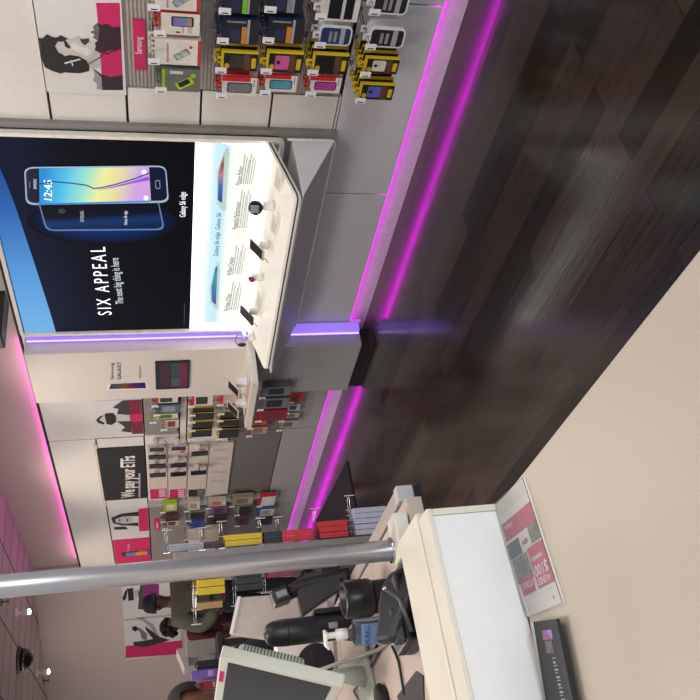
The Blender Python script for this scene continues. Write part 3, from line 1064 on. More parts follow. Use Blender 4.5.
def pack_parts(kind, W_, H_, D_, v):
    """returns [(name, mesh, [subparts])]; origin on the wire, front at y=0 facing -Y"""
    z1, z0 = -.005, -.005-H_
    ps = []
    mb = MB()
    R_ = lambda x0, za, x1, zb, r, y=-.0002, t=.0010: (lambda m_: (m_.prism(rrect(x0*W_, z1-zb*H_, x1*W_, z1-za*H_, r, y), (0, -t, 0)), m_)[1])(MB())
    if kind == 'yellow':
        mb.box((-W_/2, 0, z0), (W_/2, D_, z1), 1, front=0); tab(mb, W_, 1)
        body = mb.mesh('case_pack', [mat('1d1a17', .4), YEL])
        ps.append(('edge_band', R_(.40, 0, .5, 1, .002).mesh('edge_band', YEL)))
        ps.append(('header_band', R_(-.5, 0, .39, .07, .002).mesh('header_band', YEL)))
        ps.append(('case_print', R_(-.36, .24, .30, .62, .008).mesh('case_print', mat(v, .4))))
        ps.append(('camera_print', R_(-.10, .28, .06, .38, .006, -.0014).mesh('camera_print', mat('2a2622', .4))))
        ps.append(('round_logo', R_(-.40, .10, -.12, .23, .012).mesh('round_logo', mat('c9a81c', .4))))
        ps.append(('photo_band', R_(-.45, .62, .36, .80, .002, -.0004).mesh('photo_band', mat('5a3c28', .5, var=.5, scale=160))))
        ps.append(('yellow_label', R_(-.34, .83, .18, .95, .003).mesh('yellow_label', mat('d2b01c', .4))))
    elif kind == 'red':
        mb.box((-W_/2, 0, z0), (W_/2, D_, z1), 1, front=0); tab(mb, W_, 1)
        body = mb.mesh('case_pack', [mat('dcd8d6', .4), RED])
        ps.append(('red_band', R_(.28, 0, .5, .8, .002).mesh('red_band', RED)))
        ps.append(('window', R_(-.34, .14, .22, .86, .012).mesh('window', mat('2a2a2e', .3))))
        ps.append(('case_print', R_(-.29, .17, .17, .83, .01, -.0014).mesh('case_print', mat(v, .35))))
        ps.append(('small_text', R_(.0, .9, .4, .93, .001).mesh('small_text', mat('8a8688', .5))))
    elif kind == 'life':
        mb.prism(rrect(-W_/2, z0, W_/2, z1, .022, 0), (0, D_, 0), 0); tab(mb, W_, 0)
        body = mb.mesh('case_pack', [mat('e2e4e6', .35)])
        ps.append(('black_front', R_(-.42, .05, .42, .95, .016).mesh('black_front', mat(v, .4))))
        for k, zz in enumerate((.3, .45)):
            ps.append(('print', R_(-.3, zz, .25, zz+.09, .004, -.0014).mesh('print', mat('8f9094', .5))))
        ps.append(('print', R_(-.42, .64, .42, .78, .002, -.0014).mesh('print', mat('a2a2ac', .5))))
    elif kind == 'dark':
        mb.box((-W_/2, 0, z0), (W_/2, D_, z1), 1, front=0); tab(mb, W_, 1)
        body = mb.mesh('case_pack', [mat('24242c', .35), mat('1e2c4c', .4)])
        ps.append(('colour_stripe', R_(-.5, .52, .2, .66, .002).mesh('colour_stripe', mat(v, .4))))
        ps.append(('white_stripe', R_(-.5, .67, .5, .74, .002).mesh('white_stripe', mat('a4a4aa', .4))))
        ps.append(('side_stripe', R_(.36, .1, .42, .62, .002).mesh('side_stripe', mat('8a8a90', .4))))
        ps.append(('picture', R_(-.4, .18, .12, .48, .004).mesh('picture', mat('2b2f4c', .4))))
    elif kind == 'phone':
        mb.box((-W_/2, 0, z0), (W_/2, D_, z1), 1, front=0); tab(mb, W_, 1)
        body = mb.mesh('phone_box', [mat('dfd8d0', .4), mat('d8d0c8', .4)])
        ps.append(('red_edge', R_(-.5, .93, .5, 1, .002).mesh('red_edge', mat('c0342e', .4))))
        m_ = MB(); m_.prism(rrect(-.016, -.036, .016, .036, .004, 0), (0, -.001, 0), M=Matrix.Translation((-.01*W_/.14, -.0003, z1-.58*H_)) @ Matrix.Rotation(rad(-35), 4, 'Y'))
        ps.append(('phone_print', m_.mesh('phone_print', mat('6f7078', .3))))
        m_ = MB(); m_.prism(rrect(-.013, -.03, .013, .03, .002, 0), (0, -.0008, 0), M=Matrix.Translation((-.01*W_/.14, -.0014, z1-.58*H_)) @ Matrix.Rotation(rad(-35), 4, 'Y'))
        ps.append(('picture', m_.mesh('picture', mat(v, .3, var=.4, scale=60))))
        m_ = MB(); m_.prism([(.03+.008*math.cos(k*PI/8), -.0002, z1-.78*H_+.008*math.sin(k*PI/8)) for k in range(16)], (0, -.001, 0))
        ps.append(('red_seal', m_.mesh('red_seal', mat('c04a44', .4))))
        ps.append(('small_text', R_(-.4, .25, .35, .29, .001).mesh('small_text', mat('b88a84', .5))))
    elif kind == 'edge':
        mb.box((-W_/2, 0, z0), (W_/2, D_, z1), 1, front=0); tab(mb, W_, 1)
        body = mb.mesh('phone_box', [mat('e2dad0', .4), mat('c23a30', .4)])
        ps.append(('phone_print', R_(-.1, .26, .36, .84, .008).mesh('phone_print', mat('20242e', .3))))
        ps.append(('picture', R_(-.06, .31, .32, .79, .003, -.0014).mesh('picture', ramp_mat('edge_pic', [(0, 'b08a5c'), (.4, '6a78b8'), (1, '8a64a8')], 'Z', rough=.3))))
        ps.append(('pink_print', R_(-.4, .55, -.08, .575, .001).mesh('pink_print', mat('d06a78', .4))))
        ps.append(('small_text', R_(-.4, .38, -.34, .5, .001).mesh('small_text', mat('5a3a3c', .5))))
        ps.append(('small_text', R_(-.4, .68, -.12, .8, .001).mesh('small_text', mat('c2b8b0', .5))))
    elif kind == 'tablet':
        mb.box((-W_/2, 0, z0), (W_/2, D_, z1), 1, front=0); tab(mb, W_, 1)
        body = mb.mesh('tablet_box', [mat('6b6b66', .4), mat('5f6a68', .4)])
        ps.append(('green_edge', R_(-.5, .0, .5, .08, .002).mesh('green_edge', mat('94b61c', .4))))
        m_ = MB(); m_.prism(rrect(-.02, -.042, .02, .042, .006, 0), (0, -.001, 0), M=Matrix.Translation((-.015, -.0003, z1-.6*H_)) @ Matrix.Rotation(rad(-32), 4, 'Y'))
        ps.append(('green_case_print', m_.mesh('green_case_print', mat('a2c81e', .4))))
        m_ = MB(); m_.prism(rrect(-.013, -.028, .013, .028, .003, 0), (0, -.0008, 0), M=Matrix.Translation((-.012, -.0014, z1-.58*H_)) @ Matrix.Rotation(rad(-32), 4, 'Y'))
        ps.append(('picture', m_.mesh('picture', mat('1c1d20', .3))))
        m_ = MB(); m_.prism([(.03+.012*math.cos(k*PI/8), -.0002, z1-.82*H_+.012*math.sin(k*PI/8)) for k in range(16)], (0, -.001, 0))
        ps.append(('green_seal', m_.mesh('green_seal', mat('9ac43a', .4))))
        ps.append(('white_print', R_(.3, .2, .42, .55, .002).mesh('white_print', mat('c8ccca', .4))))
    elif kind == 'whitebox':
        mb.box((-W_/2, 0, z0), (W_/2, D_, z1), 0, front=0, bevel=.001); tab(mb, W_, 0)
        body = mb.mesh('case_box', [mat('d9d4d0', .4)])
        ps.append(('black_window', R_(-.4, .22, .38, .85, .004).mesh('black_window', mat('17161a', .3))))
        ps.append(('white_band', R_(-.5, .55, .5, .63, .002, -.0014).mesh('white_band', mat('c8c8cc', .4))))
    else:   # plain: two colours and one print
        c1, c2, c3 = v
        mb.box((-W_/2, 0, z0), (W_/2, D_, z1), 1, front=0); tab(mb, W_, 1)
        body = mb.mesh('accessory_pack', [mat(c1, .45), mat(c2, .45)])
        ps.append(('print', R_(-.34, .2, .34, .75, .006).mesh('print', mat(c3, .4))))
        ps.append(('header_band', R_(-.5, 0, .5, .12, .001).mesh('header_band', mat(c2, .45))))
    return body, ps


NAMES = {'phone': ('phone_box', 'box'), 'edge': ('phone_box', 'box'), 'tablet': ('tablet_box', 'box'), 'whitebox': ('case_box', 'box'), 'plain': ('accessory_pack', 'package')}


def stack(kind, v, rect, n, D_, where, front, backs, Yf=3.2, hookL=None, parts=True, Ywall=YW, tagd=.07):
    """packs on one hook. rect: the front pack's face in the photo"""
    x0, y0, x1, y1 = rect
    a, b = atY(x0, (y0+y1)/2, Yf), atY(x1, (y0+y1)/2, Yf)
    l, r_ = atY((x0+x1)/2, y1, Yf), atY((x0+x1)/2, y0, Yf)
    W_ = abs(r_.x-l.x)*.96
    H_ = abs(a.z-b.z)-.006
    cx, zt = (l.x+r_.x)/2, max(a.z, b.z)
    zw = zt+.005-.0035
    name, cat = NAMES.get(kind, ('case_pack', 'package'))
    depth = Ywall-.03-Yf
    step = min(depth/max(1, n), D_*1.25) if n > 1 else D_
    D_ = min(D_, step*.26 if n > 1 and kind in ('yellow', 'red', 'life') else step*.85)
    body, ps = pack_parts(kind, W_, H_, D_, v)
    grp = 'packs on hooks on the long wall'
    hook((cx, Ywall, zw+.0), Ywall-Yf+tagd, 'wire hook with white tag '+where)
    for k in range(n):
        o = link(name, body)
        o.location = (cx+(random.uniform(-.002, .002) if k else 0), Yf+k*step, zt+.0)
        o.rotation_euler = (0, 0, random.uniform(-.01, .01))
        tag(o, front if k == 0 else backs, cat, grp)
        if k == 0 and parts:
            for nm, me in ps:
                link(nm, me, o)
        elif parts and kind in ('yellow', 'red', 'dark') and k > 0:
            link(ps[0][0], ps[0][1], o)


N = stack
# near slatwall, row by row from the top (upright): phones, then case columns
N('phone', '9aa6b4', (154, -14, 200, 11), 3, .026, 'over the rightmost white phone boxes in the top row', 'white phone box cut by the photo edge, right of the curved phone box', 'white phone box behind the front box at right end of top row')
N('edge', None, (160, 13, 200, 35.5), 2, .045, 'over the curved phone boxes in the top row', 'white and red phone box with purple phone picture on near slatwall', 'white and red phone box behind the purple phone picture box')
N('phone', 'a8b0a0', (154, 39, 201, 65.5), 4, .03, 'over the white phone boxes beside the magenta strip sign', 'white phone box with tilted phone and red edge, near magenta strip sign', 'white phone box behind the front one near magenta strip sign')
N('tablet', None, (161, 69, 200, 92), 5, .022, 'over the grey and green boxes', 'grey box with lime green phone case picture, front of its hook', 'grey and green box behind the front lime picture box')
N('dark', '7cc42a', (224, -10, 259, 14), 3, .03, 'over the dark packs with green stripe', 'dark accessory pack with green stripe at the photo edge', 'dark blue pack behind the green striped one')
N('dark', 'd0843a', (222, 19, 259, 44), 4, .028, 'over the upper orange striped packs', 'dark pack with orange stripe, hanging above the brown yellow pack', 'dark pack behind the upper orange striped front pack')
N('yellow', '3a342e', (220, 51, 258, 71), 2, .045, 'over the yellow packs with dark case', 'yellow edged pack with dark case beside brown print, upper column', 'yellow edged pack behind the dark case one in upper column')
N('red', '77777a', (221, 77, 257, 96), 2, .04, 'over the red and white packs with grey case', 'white and red pack with grey phone case', 'red edged pack behind the grey case one')
N('dark', '8a8a90', (269, -12, 304, 13), 3, .03, 'over the dark packs with grey stripe', 'dark accessory pack with grey stripe at the photo edge', 'dark blue pack behind the grey striped one')
N('dark', 'd0843a', (267, 19, 304, 43.5), 4, .028, 'over the lower orange striped packs', 'dark pack with orange stripe, hanging above the pink case pack', 'dark pack behind the lower orange striped front pack')
N('yellow', 'd05a9c', (265, 51, 303, 73), 2, .045, 'over the yellow packs with pink case', 'yellow edged pack with bright pink phone case', 'yellow edged pack behind the pink case one')
N('red', '4f98ae', (264, 75, 297, 92), 2, .04, 'over the red and white packs with teal case', 'white and red pack with teal phone case', 'red edged pack behind the teal case one')
N('whitebox', None, (319, -6, 360, 22), 2, .05, 'over the white case boxes', 'white case box with black window at the photo edge', 'white case box behind the black window one')
N('life', '2c3568', (318, 26, 352, 46), 2, .04, 'over the blue rounded pack', 'rounded white rimmed pack with blue front', 'rounded white rimmed pack behind the blue fronted one')
N('yellow', '141414', (311, 53, 348, 74), 3, .04, 'over the yellow packs with black case', 'yellow edged pack with solid black phone case', 'yellow edged pack behind the solid black case one')
N('red', 'b03a92', (309, 77, 341, 93), 2, .04, 'over the red and white packs with magenta case', 'white and red pack with magenta phone case', 'red edged pack behind the magenta case one')
N('life', '26262a', (372, -8, 409, 15), 3, .04, 'over the black rounded packs at the photo edge', 'rounded white rimmed pack with black front at the photo edge', 'rounded pack behind the black one at the photo edge')
N('life', '232327', (368, 28, 405, 48), 2, .05, 'over the lower black rounded packs', 'rounded white rimmed pack with black front, above the white case pack', 'rounded white rimmed pack showing its top behind the lower black one')
N('yellow', 'd6d2c8', (363, 57, 399, 74), 4, .035, 'over the yellow packs with white case', 'yellow edged pack with white phone case', 'yellow edged pack behind the white case one')
N('yellow', '5a64b8', (358, 83, 394, 100), 4, .035, 'over the yellow packs with blue case', 'yellow edged pack with blue phone case', 'yellow edged pack behind the blue case one')

# far section, beside the column
F = dict(Yf=3.34, tagd=.05)
BR = ('c8b6a0', '8a3a30', '4a3428')
N('plain', ('d8cfc4', 'b83034', '2e2c34'), (155, 397, 178, 403), 1, .03, 'on the far slatwall over the red topped box', 'white and red box with dark phone, first beside the column', '', **F)
N('plain', ('5b6670', '4f5a64', '8a90a8'), (157, 405, 181, 413), 2, .022, 'on the far slatwall over blue grey boxes', 'blue grey tablet box on the far slatwall', 'blue grey tablet box behind the front one on far slatwall', **F)
N('plain', ('c9ccb4', '93ac2a', '55603a'), (153, 414, 178, 419), 1, .03, 'on the far slatwall over the lime box', 'lime and white box on the far slatwall beside the column', '', **F)
N('plain', ('d2c4b6', 'b89c8c', '8a3634'), (164, 420, 179, 428), 1, .03, 'on the far slatwall over the small cream box', 'small cream box lowest on the far slatwall beside the column', '', **F)
N('plain', ('d9d0c8', 'c8242c', '3c2a24'), (191, 395, 213, 406), 1, .03, 'over the red headed white pack in second row', 'white pack with bright red header above the far yellow packs', '', **F)
N('yellow', '3a3028', (192, 407.5, 214, 411.5), 1, .03, 'over the first far yellow pack', 'thin yellow pack just under the red headed white pack', '', parts=False, **F)
N('yellow', '2a2622', (192, 413, 214, 420), 2, .025, 'over the second far yellow packs', 'yellow pack with dark front, second under the red header', 'yellow pack behind the second far yellow pack', parts=False, **F)
N('yellow', '2a2622', (192, 421.5, 213, 428), 1, .03, 'over the third far yellow pack', 'yellow and black pack, third under the red header', '', parts=False, **F)
N('yellow', '2a2622', (191, 430, 212, 437), 2, .025, 'over the last far yellow packs', 'yellow and black pack, lowest under the red header', 'yellow pack behind the lowest far yellow pack', parts=False, **F)
N('plain', ('d0a8a0', 'd02a30', 'd8c0b8'), (220, 394, 241, 404), 1, .03, 'over the red pack behind the shelf phones', 'bright red pack hanging behind the small shelf phones', '', **F)
N('plain', ('b8a898', '8a7868', '6a5a4c'), (221, 405, 238, 411), 1, .03, 'over the beige pack below the red one', 'beige pack under the bright red pack behind shelf', '', **F)
N('yellow', '2a2622', (220, 412, 240, 418), 1, .03, 'over the third row yellow pack by the shelf', 'yellow striped black pack just left of the shelf phones', '', parts=False, **F)
N('yellow', '2a2622', (219, 420, 239, 426), 2, .022, 'over the third row middle yellow packs', 'yellow striped black pack, middle of three left of shelf', 'yellow pack behind the middle one left of shelf', parts=False, **F)
N('yellow', '2a2622', (219, 429, 239, 438), 2, .022, 'over the third row lowest yellow packs', 'yellow striped black pack, farthest of three left of shelf', 'yellow pack behind the farthest one left of shelf', parts=False, **F)
N('plain', ('6f7274', '5a5d60', '1c1d20'), (262, 387, 291, 396), 1, .06, 'over the first dark grey case box', 'dark grey boxed phone case under the small shelf, right', '', Yf=3.2, tagd=.05)
N('plain', ('6f7274', '5a5d60', '1c1d20'), (260, 398.5, 289, 408.5), 1, .06, 'over the second dark grey case box', 'dark grey boxed phone case under the small shelf, left', '', Yf=3.2, tagd=.05)
N('plain', ('8c1836', 'a01c3c', '7a1430'), (258, 410, 287, 420), 1, .06, 'over the dark red box', 'dark red boxed case left of the dark grey boxes', '', Yf=3.22, tagd=.05)
N('plain', ('b85a40', 'b04a34', '8a3a2c'), (250, 421, 267, 425), 1, .03, 'over the upper orange red pack', 'orange red pack below the shelf end', '', **F)
N('plain', ('b49484', 'a8503c', '8a6a5c'), (249, 427, 267, 434), 2, .03, 'over the lower orange red packs', 'beige and orange pack beside the orange red pack', 'beige and orange pack behind the front one by shelf end', **F)
N('plain', ('c0323a', 'd02a34', '8a2430'), (290, 391, 303, 403), 1, .03, 'over the red pack low beside the column', 'red pack hanging low beside the grey column base', '', **F)
N('plain', ('b9b6b4', '9a98a0', '4a4a78'), (286, 404.5, 300, 411), 2, .02, 'over the white and blue low packs', 'white and blue pack hanging low, left of the red one', 'white pack behind the white and blue low pack', **F)
N('plain', ('a8a49c', '8a867c', '6a665c'), (281, 413, 299, 418), 1, .03, 'over the upper grey low pack', 'grey green pack hanging low near the column', '', **F)
N('plain', ('a8a49c', '8a867c', '6a665c'), (279, 421, 297, 428), 2, .02, 'over the lower grey low packs', 'grey green pack, lowest in the low row near column', 'grey green pack behind the lowest one in low row', **F)

# far section beyond the phone grid
N('plain', ('b8c24a', '9cc01e', 'd8d8c0'), (163, 503.5, 177, 511), 1, .05, 'over the lime green box', 'lime green box on the far slatwall left of banner', '', **F)
N('plain', ('5a4038', '6a3034', '3a2a28'), (163, 514.5, 178, 519), 1, .03, 'over the brown box by the pink strip', 'brown box beside the small pink strip sign', '', **F)
N('plain', ('c8bcb0', '7a3038', '4a3a38'), (165, 521, 179, 526), 1, .03, 'over the cream and brown box', 'cream and brown box under the small pink strip sign', '', **F)
N('plain', ('d4ccc4', 'c0b8b0', 'b09080'), (187, 502, 200, 510), 1, .06, 'over the white box in far second row', 'white box with orange mark in far second row', '', **F)
N('plain', ('3a3634', '8a8682', '2a2624'), (188, 512, 205, 519.5), 3, .02, 'over the dark striped packs in far second row', 'dark pack with pale edges under the far white box', 'dark pack behind the far pale edged one', **F)
N('plain', ('3c5cae', '3450a0', '2a4088'), (191, 521.5, 204, 528), 1, .03, 'over the blue pack', 'blue pack lowest in far second row', '', **F)
N('plain', ('ccc2b6', 'bab0a4', 'c0706a'), (208, 500.5, 226, 506), 1, .05, 'over the cream box in far third row', 'cream box with red text in far third row', '', **F)
N('plain', ('6a4a60', '8a6a84', '4a3448'), (211, 507.5, 227, 514.5), 3, .02, 'over the purple packs in far third row', 'purple striped pack under the far cream box', 'purple pack behind the front purple striped one', **F)
N('plain', ('2e2a2c', '4a4448', '1e1a1c'), (209, 517, 227, 524), 2, .025, 'over the black packs in far third row', 'black pack lowest in far third row', 'black pack behind the lowest in far third row', **F)
N('plain', ('a89684', '9a8876', '7a6656'), (232, 497.5, 253, 504.5), 1, .06, 'over the tan pack in far fourth row', 'tan pack topping the far fourth row', '', **F)
N('plain', ('2e3030', '8a8c8c', '1c1e1e'), (237, 506, 252, 514), 3, .02, 'over the black striped packs in far fourth row', 'black pack with pale edges under the far tan pack', 'black pack behind the far one under tan pack', **F)
N('plain', ('5a2e4c', '6a3a5a', '42203a'), (237, 517, 249, 525), 2, .025, 'over the plum packs', 'plum coloured pack lowest in far fourth row', 'plum pack behind the lowest in far fourth row', **F)
N('plain', ('d4ccca', 'c02838', 'e0dcda'), (259, 496.5, 275, 506), 2, .03, 'over the red and white packs in far last row', 'red and white pack in the lowest far row', 'red and white pack behind the front one in lowest far row', **F)
N('plain', ('c8c4c2', '2a68a8', '9a9894'), (258, 509, 274, 516), 2, .025, 'over the white and blue packs in far last row', 'white and blue pack in the lowest far row', 'white and blue pack behind the front one in lowest far row', **F)
N('plain', ('2a2a30', '3a3a44', '1c1c22'), (259, 519, 272, 525), 1, .03, 'over the black pack in far last row', 'black pack at the end of the lowest far row', '', **F)
N('plain', ('cbbfb0', 'beb2a4', 'd6cabc'), (186, 529, 202, 540), 1, .07, 'over the large cream box', 'large cream box left of the blue pack', '', **F)
N('plain', ('cbbfb0', 'beb2a4', 'd6cabc'), (203, 529, 219, 541), 1, .07, 'over the second large cream box', 'large cream box below the black packs of far third row', '', **F)

# ------------------------------------------------------------------ phone trial boards (far)
gz = [(1.638, 1.465), (1.455, 1.285), (1.275, 1.10)]
shown = [[(451, 'b9b2ac'), (459, '1e181c'), (468, '211a1e'), (477, '5c1a34')],
         [(450, 'c8b0b4'), (467, '4a1430'), (476, '1f1a1c')],
         [(455.5, '3c1a22'), (474.5, '1e1c1e')]]
for k, (zt, zb) in enumerate(gz):
    r_ = empty('phone_board', (-7.0, YW, zb), ('upper', 'middle', 'lower')[k]+' cream trial board with phones on white stands', 'display board', 'phone trial boards under the black banner')
    mb = MB(); mb.box((-7.56, YW-.02, zb), (-6.46, YW+.0, zt), bevel=.003)
    obj('panel', mb, mat('cfc2b8', .4), r_)
    xm = (148+167)/2+k*21.5
    a = atY(xm, 489, YW-.02)
    mb = MB(); mb.box((-7.55, YW-.022, zb+.01), (a.x, YW-.02, zt-.01))
    o = obj('bottom_print', mb, MAGENTA if k < 2 else mat('1d181b', .4), r_); o['label'] = 'pink printed block' if k < 2 else 'black printed block'
    mb = MB()
    for j in range(4):
        q = atY(xm+3, 490.5+j*1.9, YW-.024)
        mb.box((q.x-.013, YW-.0235, zb+.02), (q.x+.013, YW-.0221, zb+.08))
    obj('small_text', mb, mat('e8c0cc' if k < 2 else '8a8486', .5), r_)
    for (yy, c) in shown[k]:
        q = atY(xm+1, yy, YW-.12)
        q.z = (zt+zb)/2
        e = empty('demo_phone', (q.x, YW-.02, q.z), 'phone on white stand on the %s trial board, %s' % (('upper', 'middle', 'lower')[k], {0: 'nearest the column', 1: 'second from the column', 2: 'third from the column', 3: 'fourth from the column'}[shown[k].index((yy, c))]), 'phone', 'demo phones on the trial boards')
        mb = MB(); mb.lathe([(.030, 0), (.026, .02), (.022, .07)], (0, 0, 0), 16, M=Matrix.Translation((q.x, YW-.02, q.z+.01)) @ Matrix.Rotation(rad(90), 4, 'X'))
        obj('stand', mb, WHITE, e)
        mb = MB(); mb.prism(rrect(-.036, -.072, .036, .072, .008, 0), (0, .009, 0), M=Matrix.Translation((q.x, YW-.105, q.z)))
        b = obj('phone', mb, mat(c, .3), e)
        mb = MB(); mb.prism(rrect(-.032, -.06, .032, .06, .003, 0), (0, -.001, 0), M=Matrix.Translation((q.x, YW-.1055, q.z)))
        obj('screen', mb, mat('0e0e12', .2), b)
        mb = MB(); mb.tube([(q.x, YW-.09, q.z-.05), (q.x+.005, YW-.06, q.z-.085), (q.x, YW-.022, q.z-.07)], .003, 6)
        obj('security_cable', mb, SOFTBLACK, e)
    q = atY(xm, 451, YW-.022)
    mb = MB(); mb.box((q.x-.04, YW-.0225, zb+.03), (q.x+.04, YW-.02, zb+.07))
    obj('price_print', mb, mat('c25a72', .5), r_)
lb = board('price_board', Vector((-7.56, 0, .885)), Vector((-6.47, 0, 1.092)), .02, mat('cdc1b6', .4), 'plain cream board under the phone trial boards', 'board')
for yy in (450, 459, 472, 481):
    q = atY(219, yy, YW-.02)
    mb = MB(); mb.box((q.x-.022, YW-.0208, .92), (q.x+.022, YW-.0198, 1.06)); obj('shadow_mark', mb, mat('b9aea6', .5), lb)  # faint shadow marks painted on the board in darker cream
for x_, nm in ((-7.66, 'pale metal upright left of the phone trial boards'),):
    mb = MB(); mb.box((x_-.03, YW-.05, .37), (x_+.03, YW, 1.652), bevel=.003)
    struct('trim_15', mb, mat('b9b6b4', .35, metal=.3), nm, 'trim')
# small shelf on the column with two phones
sz = .915
rB = atZ(251.5, 384, sz)
SX1, SY0 = rB.x, rB.y
sx0 = SX1-.62
e = empty('display_shelf', ((SX1+sx0)/2, SY0, sz), 'small white shelf on the column holding two tilted phones', 'shelf')
mb = MB(); mb.box((sx0, SY0, sz-.05), (SX1, PY, sz), bevel=.004)
obj('shelf_board', mb, mat('ded9cc', .4), e)
mb = MB(); mb.box((sx0+.03, PY-.001, sz-.09), (SX1-.03, PY, sz-.05)); mb.box((SX1-.3, SY0+.05, sz-.07), (SX1-.27, PY, sz-.05))
obj('dark_underside', mb, mat('2a2a2c', .5), e)
mb = MB(); mb.box((sx0+.02, SY0+.03, sz), (SX1-.04, SY0+.10, sz+.0015))
o = obj('price_strip', mb, mat('d8a49c', .5), e)
for (x, y, lab) in ((247, 382, 'right'), (246, 403, 'left')):
    p = atZ(x, y, sz+.0015)
    p.x = max(sx0+.06, min(SX1-.06, p.x)); p.y = max(SY0+.05, min(PY-.06, p.y))
    d_ = empty('demo_phone', p, 'tilted black phone on white cone, %s on the small column shelf' % lab, 'phone', 'demo phones on the small column shelf')
    stand(d_, p, .075, .036, mat('e2e0e4', .35))
    demo_phone(d_, Vector(p)+Vector((-.01, -.045, .10)), .072, .14, rad(14), rad(-60), mat('1e1c1e', .2), 'c8c0b8')
    coil(d_, Vector(p)+Vector((-.02, -.07, .05)), Vector(p)+Vector((-.05, -.08, .01)))

# ================================================================== GONDOLA RACK BEHIND THE POST
GA = rad(197.2)                 # seen end-on from the counter
GC = Vector((-4.05, 1.500, 0))
gd = Vector((math.cos(GA), math.sin(GA)*-1*-1, 0))
gd = Vector((-.936, .352, 0)).normalized()
gn = Vector((.352, .936, 0)).normalized()
g = empty('accessory_rack', GC, 'slim free standing accessory rack behind the silver post', 'rack')
mb = MB(); mb.prism([GC-gn*.02+gd*0, GC+gn*.02, GC+gn*.02+gd*.5, GC-gn*.02+gd*.5], (0, 0, 1.48))
obj('panel', mb, mat('8a8582', .5), g)
mb = MB(); mb.prism([GC-gn*.05+gd*.05, GC+gn*.05+gd*.05, GC+gn*.05+gd*.5, GC-gn*.05+gd*.5], (0, 0, .03))
obj('foot', mb, SOFTBLACK, g)


def rack_stack(kind, v, px0, px1, side, n, d0, name, where, front, backs, D_=.03, W_=.12, parts=False):
    """packs on a hook of the rack; px0..px1: top and bottom of the packs in the photo, side +1 = towards the long wall"""
    yy = 548 if side > 0 else 590
    c = GC + gd*.10
    zt = atX(px0, 545 if side > 0 else 590, c.x).z
    zb = atX(px1, 545 if side > 0 else 590, c.x).z
    H_ = zt-zb
    D_ = min(D_, (d0-.024)/n/1.12)
    body, ps = pack_parts(kind, W_, H_, D_, v)
    rz = math.atan2(gn.y, gn.x)+PI/2 if side > 0 else math.atan2(-gn.y, -gn.x)+PI/2
    nv = gn*side
    # hook
    hp = c+nv*.02; hp.z = zt+.002
    hook(hp, d0+.05, 'wire hook on the slim rack '+where, rz, 'wire hooks on the slim rack')
    for k in range(n):
        o = link(name, body)
        # the front pack sits at distance d0 from the panel
        o.location = c+nv*(d0-.0-k*D_*1.1)+Vector((0, 0, zt))
        o.rotation_euler = (0, 0, rz+random.uniform(-.02, .02))
        tag(o, front if k == 0 else backs, 'package', 'packs on the slim rack')


PL = 'plain'
rack_stack(PL, ('8f959c', '9aa0a8', 'a8aeb6'), 168, 202, 1, 3, .062, 'accessory_pack', 'over the grey packs', 'grey blue clear pack at the top of the slim rack', 'grey blue clear pack behind the front one on slim rack')
rack_stack(PL, ('2a1a22', '3a1a2c', '8a2a4c'), 203, 220, 1, 2, .06, 'accessory_pack', 'over the dark maroon packs', 'dark maroon pack under the grey packs on slim rack', 'dark maroon pack behind the front one on slim rack')
rack_stack('yellow', '2a2622', 223, 260, 1, 2, .085, 'case_pack', 'over the yellow packs', 'yellow case pack on the slim rack above the post middle', 'yellow case pack behind the front one on slim rack', D_=.03)
rack_stack(PL, ('20263c', '1c2238', '2e3650'), 262, 279, 1, 2, .085, 'accessory_pack', 'over the navy packs', 'navy pack between yellow and red packs on slim rack', 'navy pack behind the front one on slim rack')
rack_stack(PL, ('c8323a', 'd03038', 'b02a30'), 280, 311, 1, 2, .085, 'accessory_pack', 'over the upper red packs', 'red pack under the navy packs on slim rack', 'red pack behind the upper front red one on slim rack', D_=.035)
rack_stack(PL, ('c8323a', 'd03038', 'b02a30'), 318, 346, 1, 3, .115, 'accessory_pack', 'over the lower red packs', 'red pack above the lavender packs on slim rack', 'red pack behind the lower front red one on slim rack', D_=.035)
rack_stack(PL, ('b9bcd4', 'c2c4dc', 'a8aac8'), 354, 386, 1, 5, .17, 'accessory_pack', 'over the lavender packs', 'clear lavender pack lowest on the slim rack', 'clear lavender pack behind the front one on slim rack')
rack_stack('yellow', '2a2622', 197, 224, -1, 3, .20, 'case_pack', 'over the yellow packs facing the desk', 'yellow case pack on the desk side of slim rack', 'yellow case pack behind the front one on desk side', D_=.035)
rack_stack(PL, ('c0a090', 'b08a5a', 'a88878'), 196, 221, -1, 1, .27, 'accessory_pack', 'over the tan packs facing the desk', 'tan pack beyond the yellow ones on desk side of slim rack', '')
rack_stack(PL, ('1c1c20', '26262c', '3a3a40'), 237, 262, -1, 4, .20, 'accessory_pack', 'over the black packs facing the desk', 'black pack on the desk side of slim rack', 'black pack behind the front one on desk side')
rack_stack(PL, ('a05060', '8a3a4c', '6a3040'), 268, 294, -1, 3, .15, 'accessory_pack', 'over the maroon packs facing the desk', 'maroon pack lowest on the desk side of slim rack', 'maroon pack behind the lowest front one on desk side')
# thin black sheet on the floor
mb = MB(); mb.prism([(-7.75, 2.35, 0), (-6.0, 2.35, 0), (-6.02, 2.93, 0), (-7.75, 3.1, 0)], (0, 0, .008))
tag(obj('floor_dark', mb, mat('17161a', .8), origin=(-6.9, 2.7, 0)), 'thin black sheet on the dark floor below the far wall', 'mat')

# ================================================================== FAR WALL POSTERS
ANv = AN.normalized()
if ANv.dot(CAM-AP) < 0:
    ANv = -ANv
A = lambda x, y, d=0: atP(x, y, AP+ANv*(.012+d), ANv)


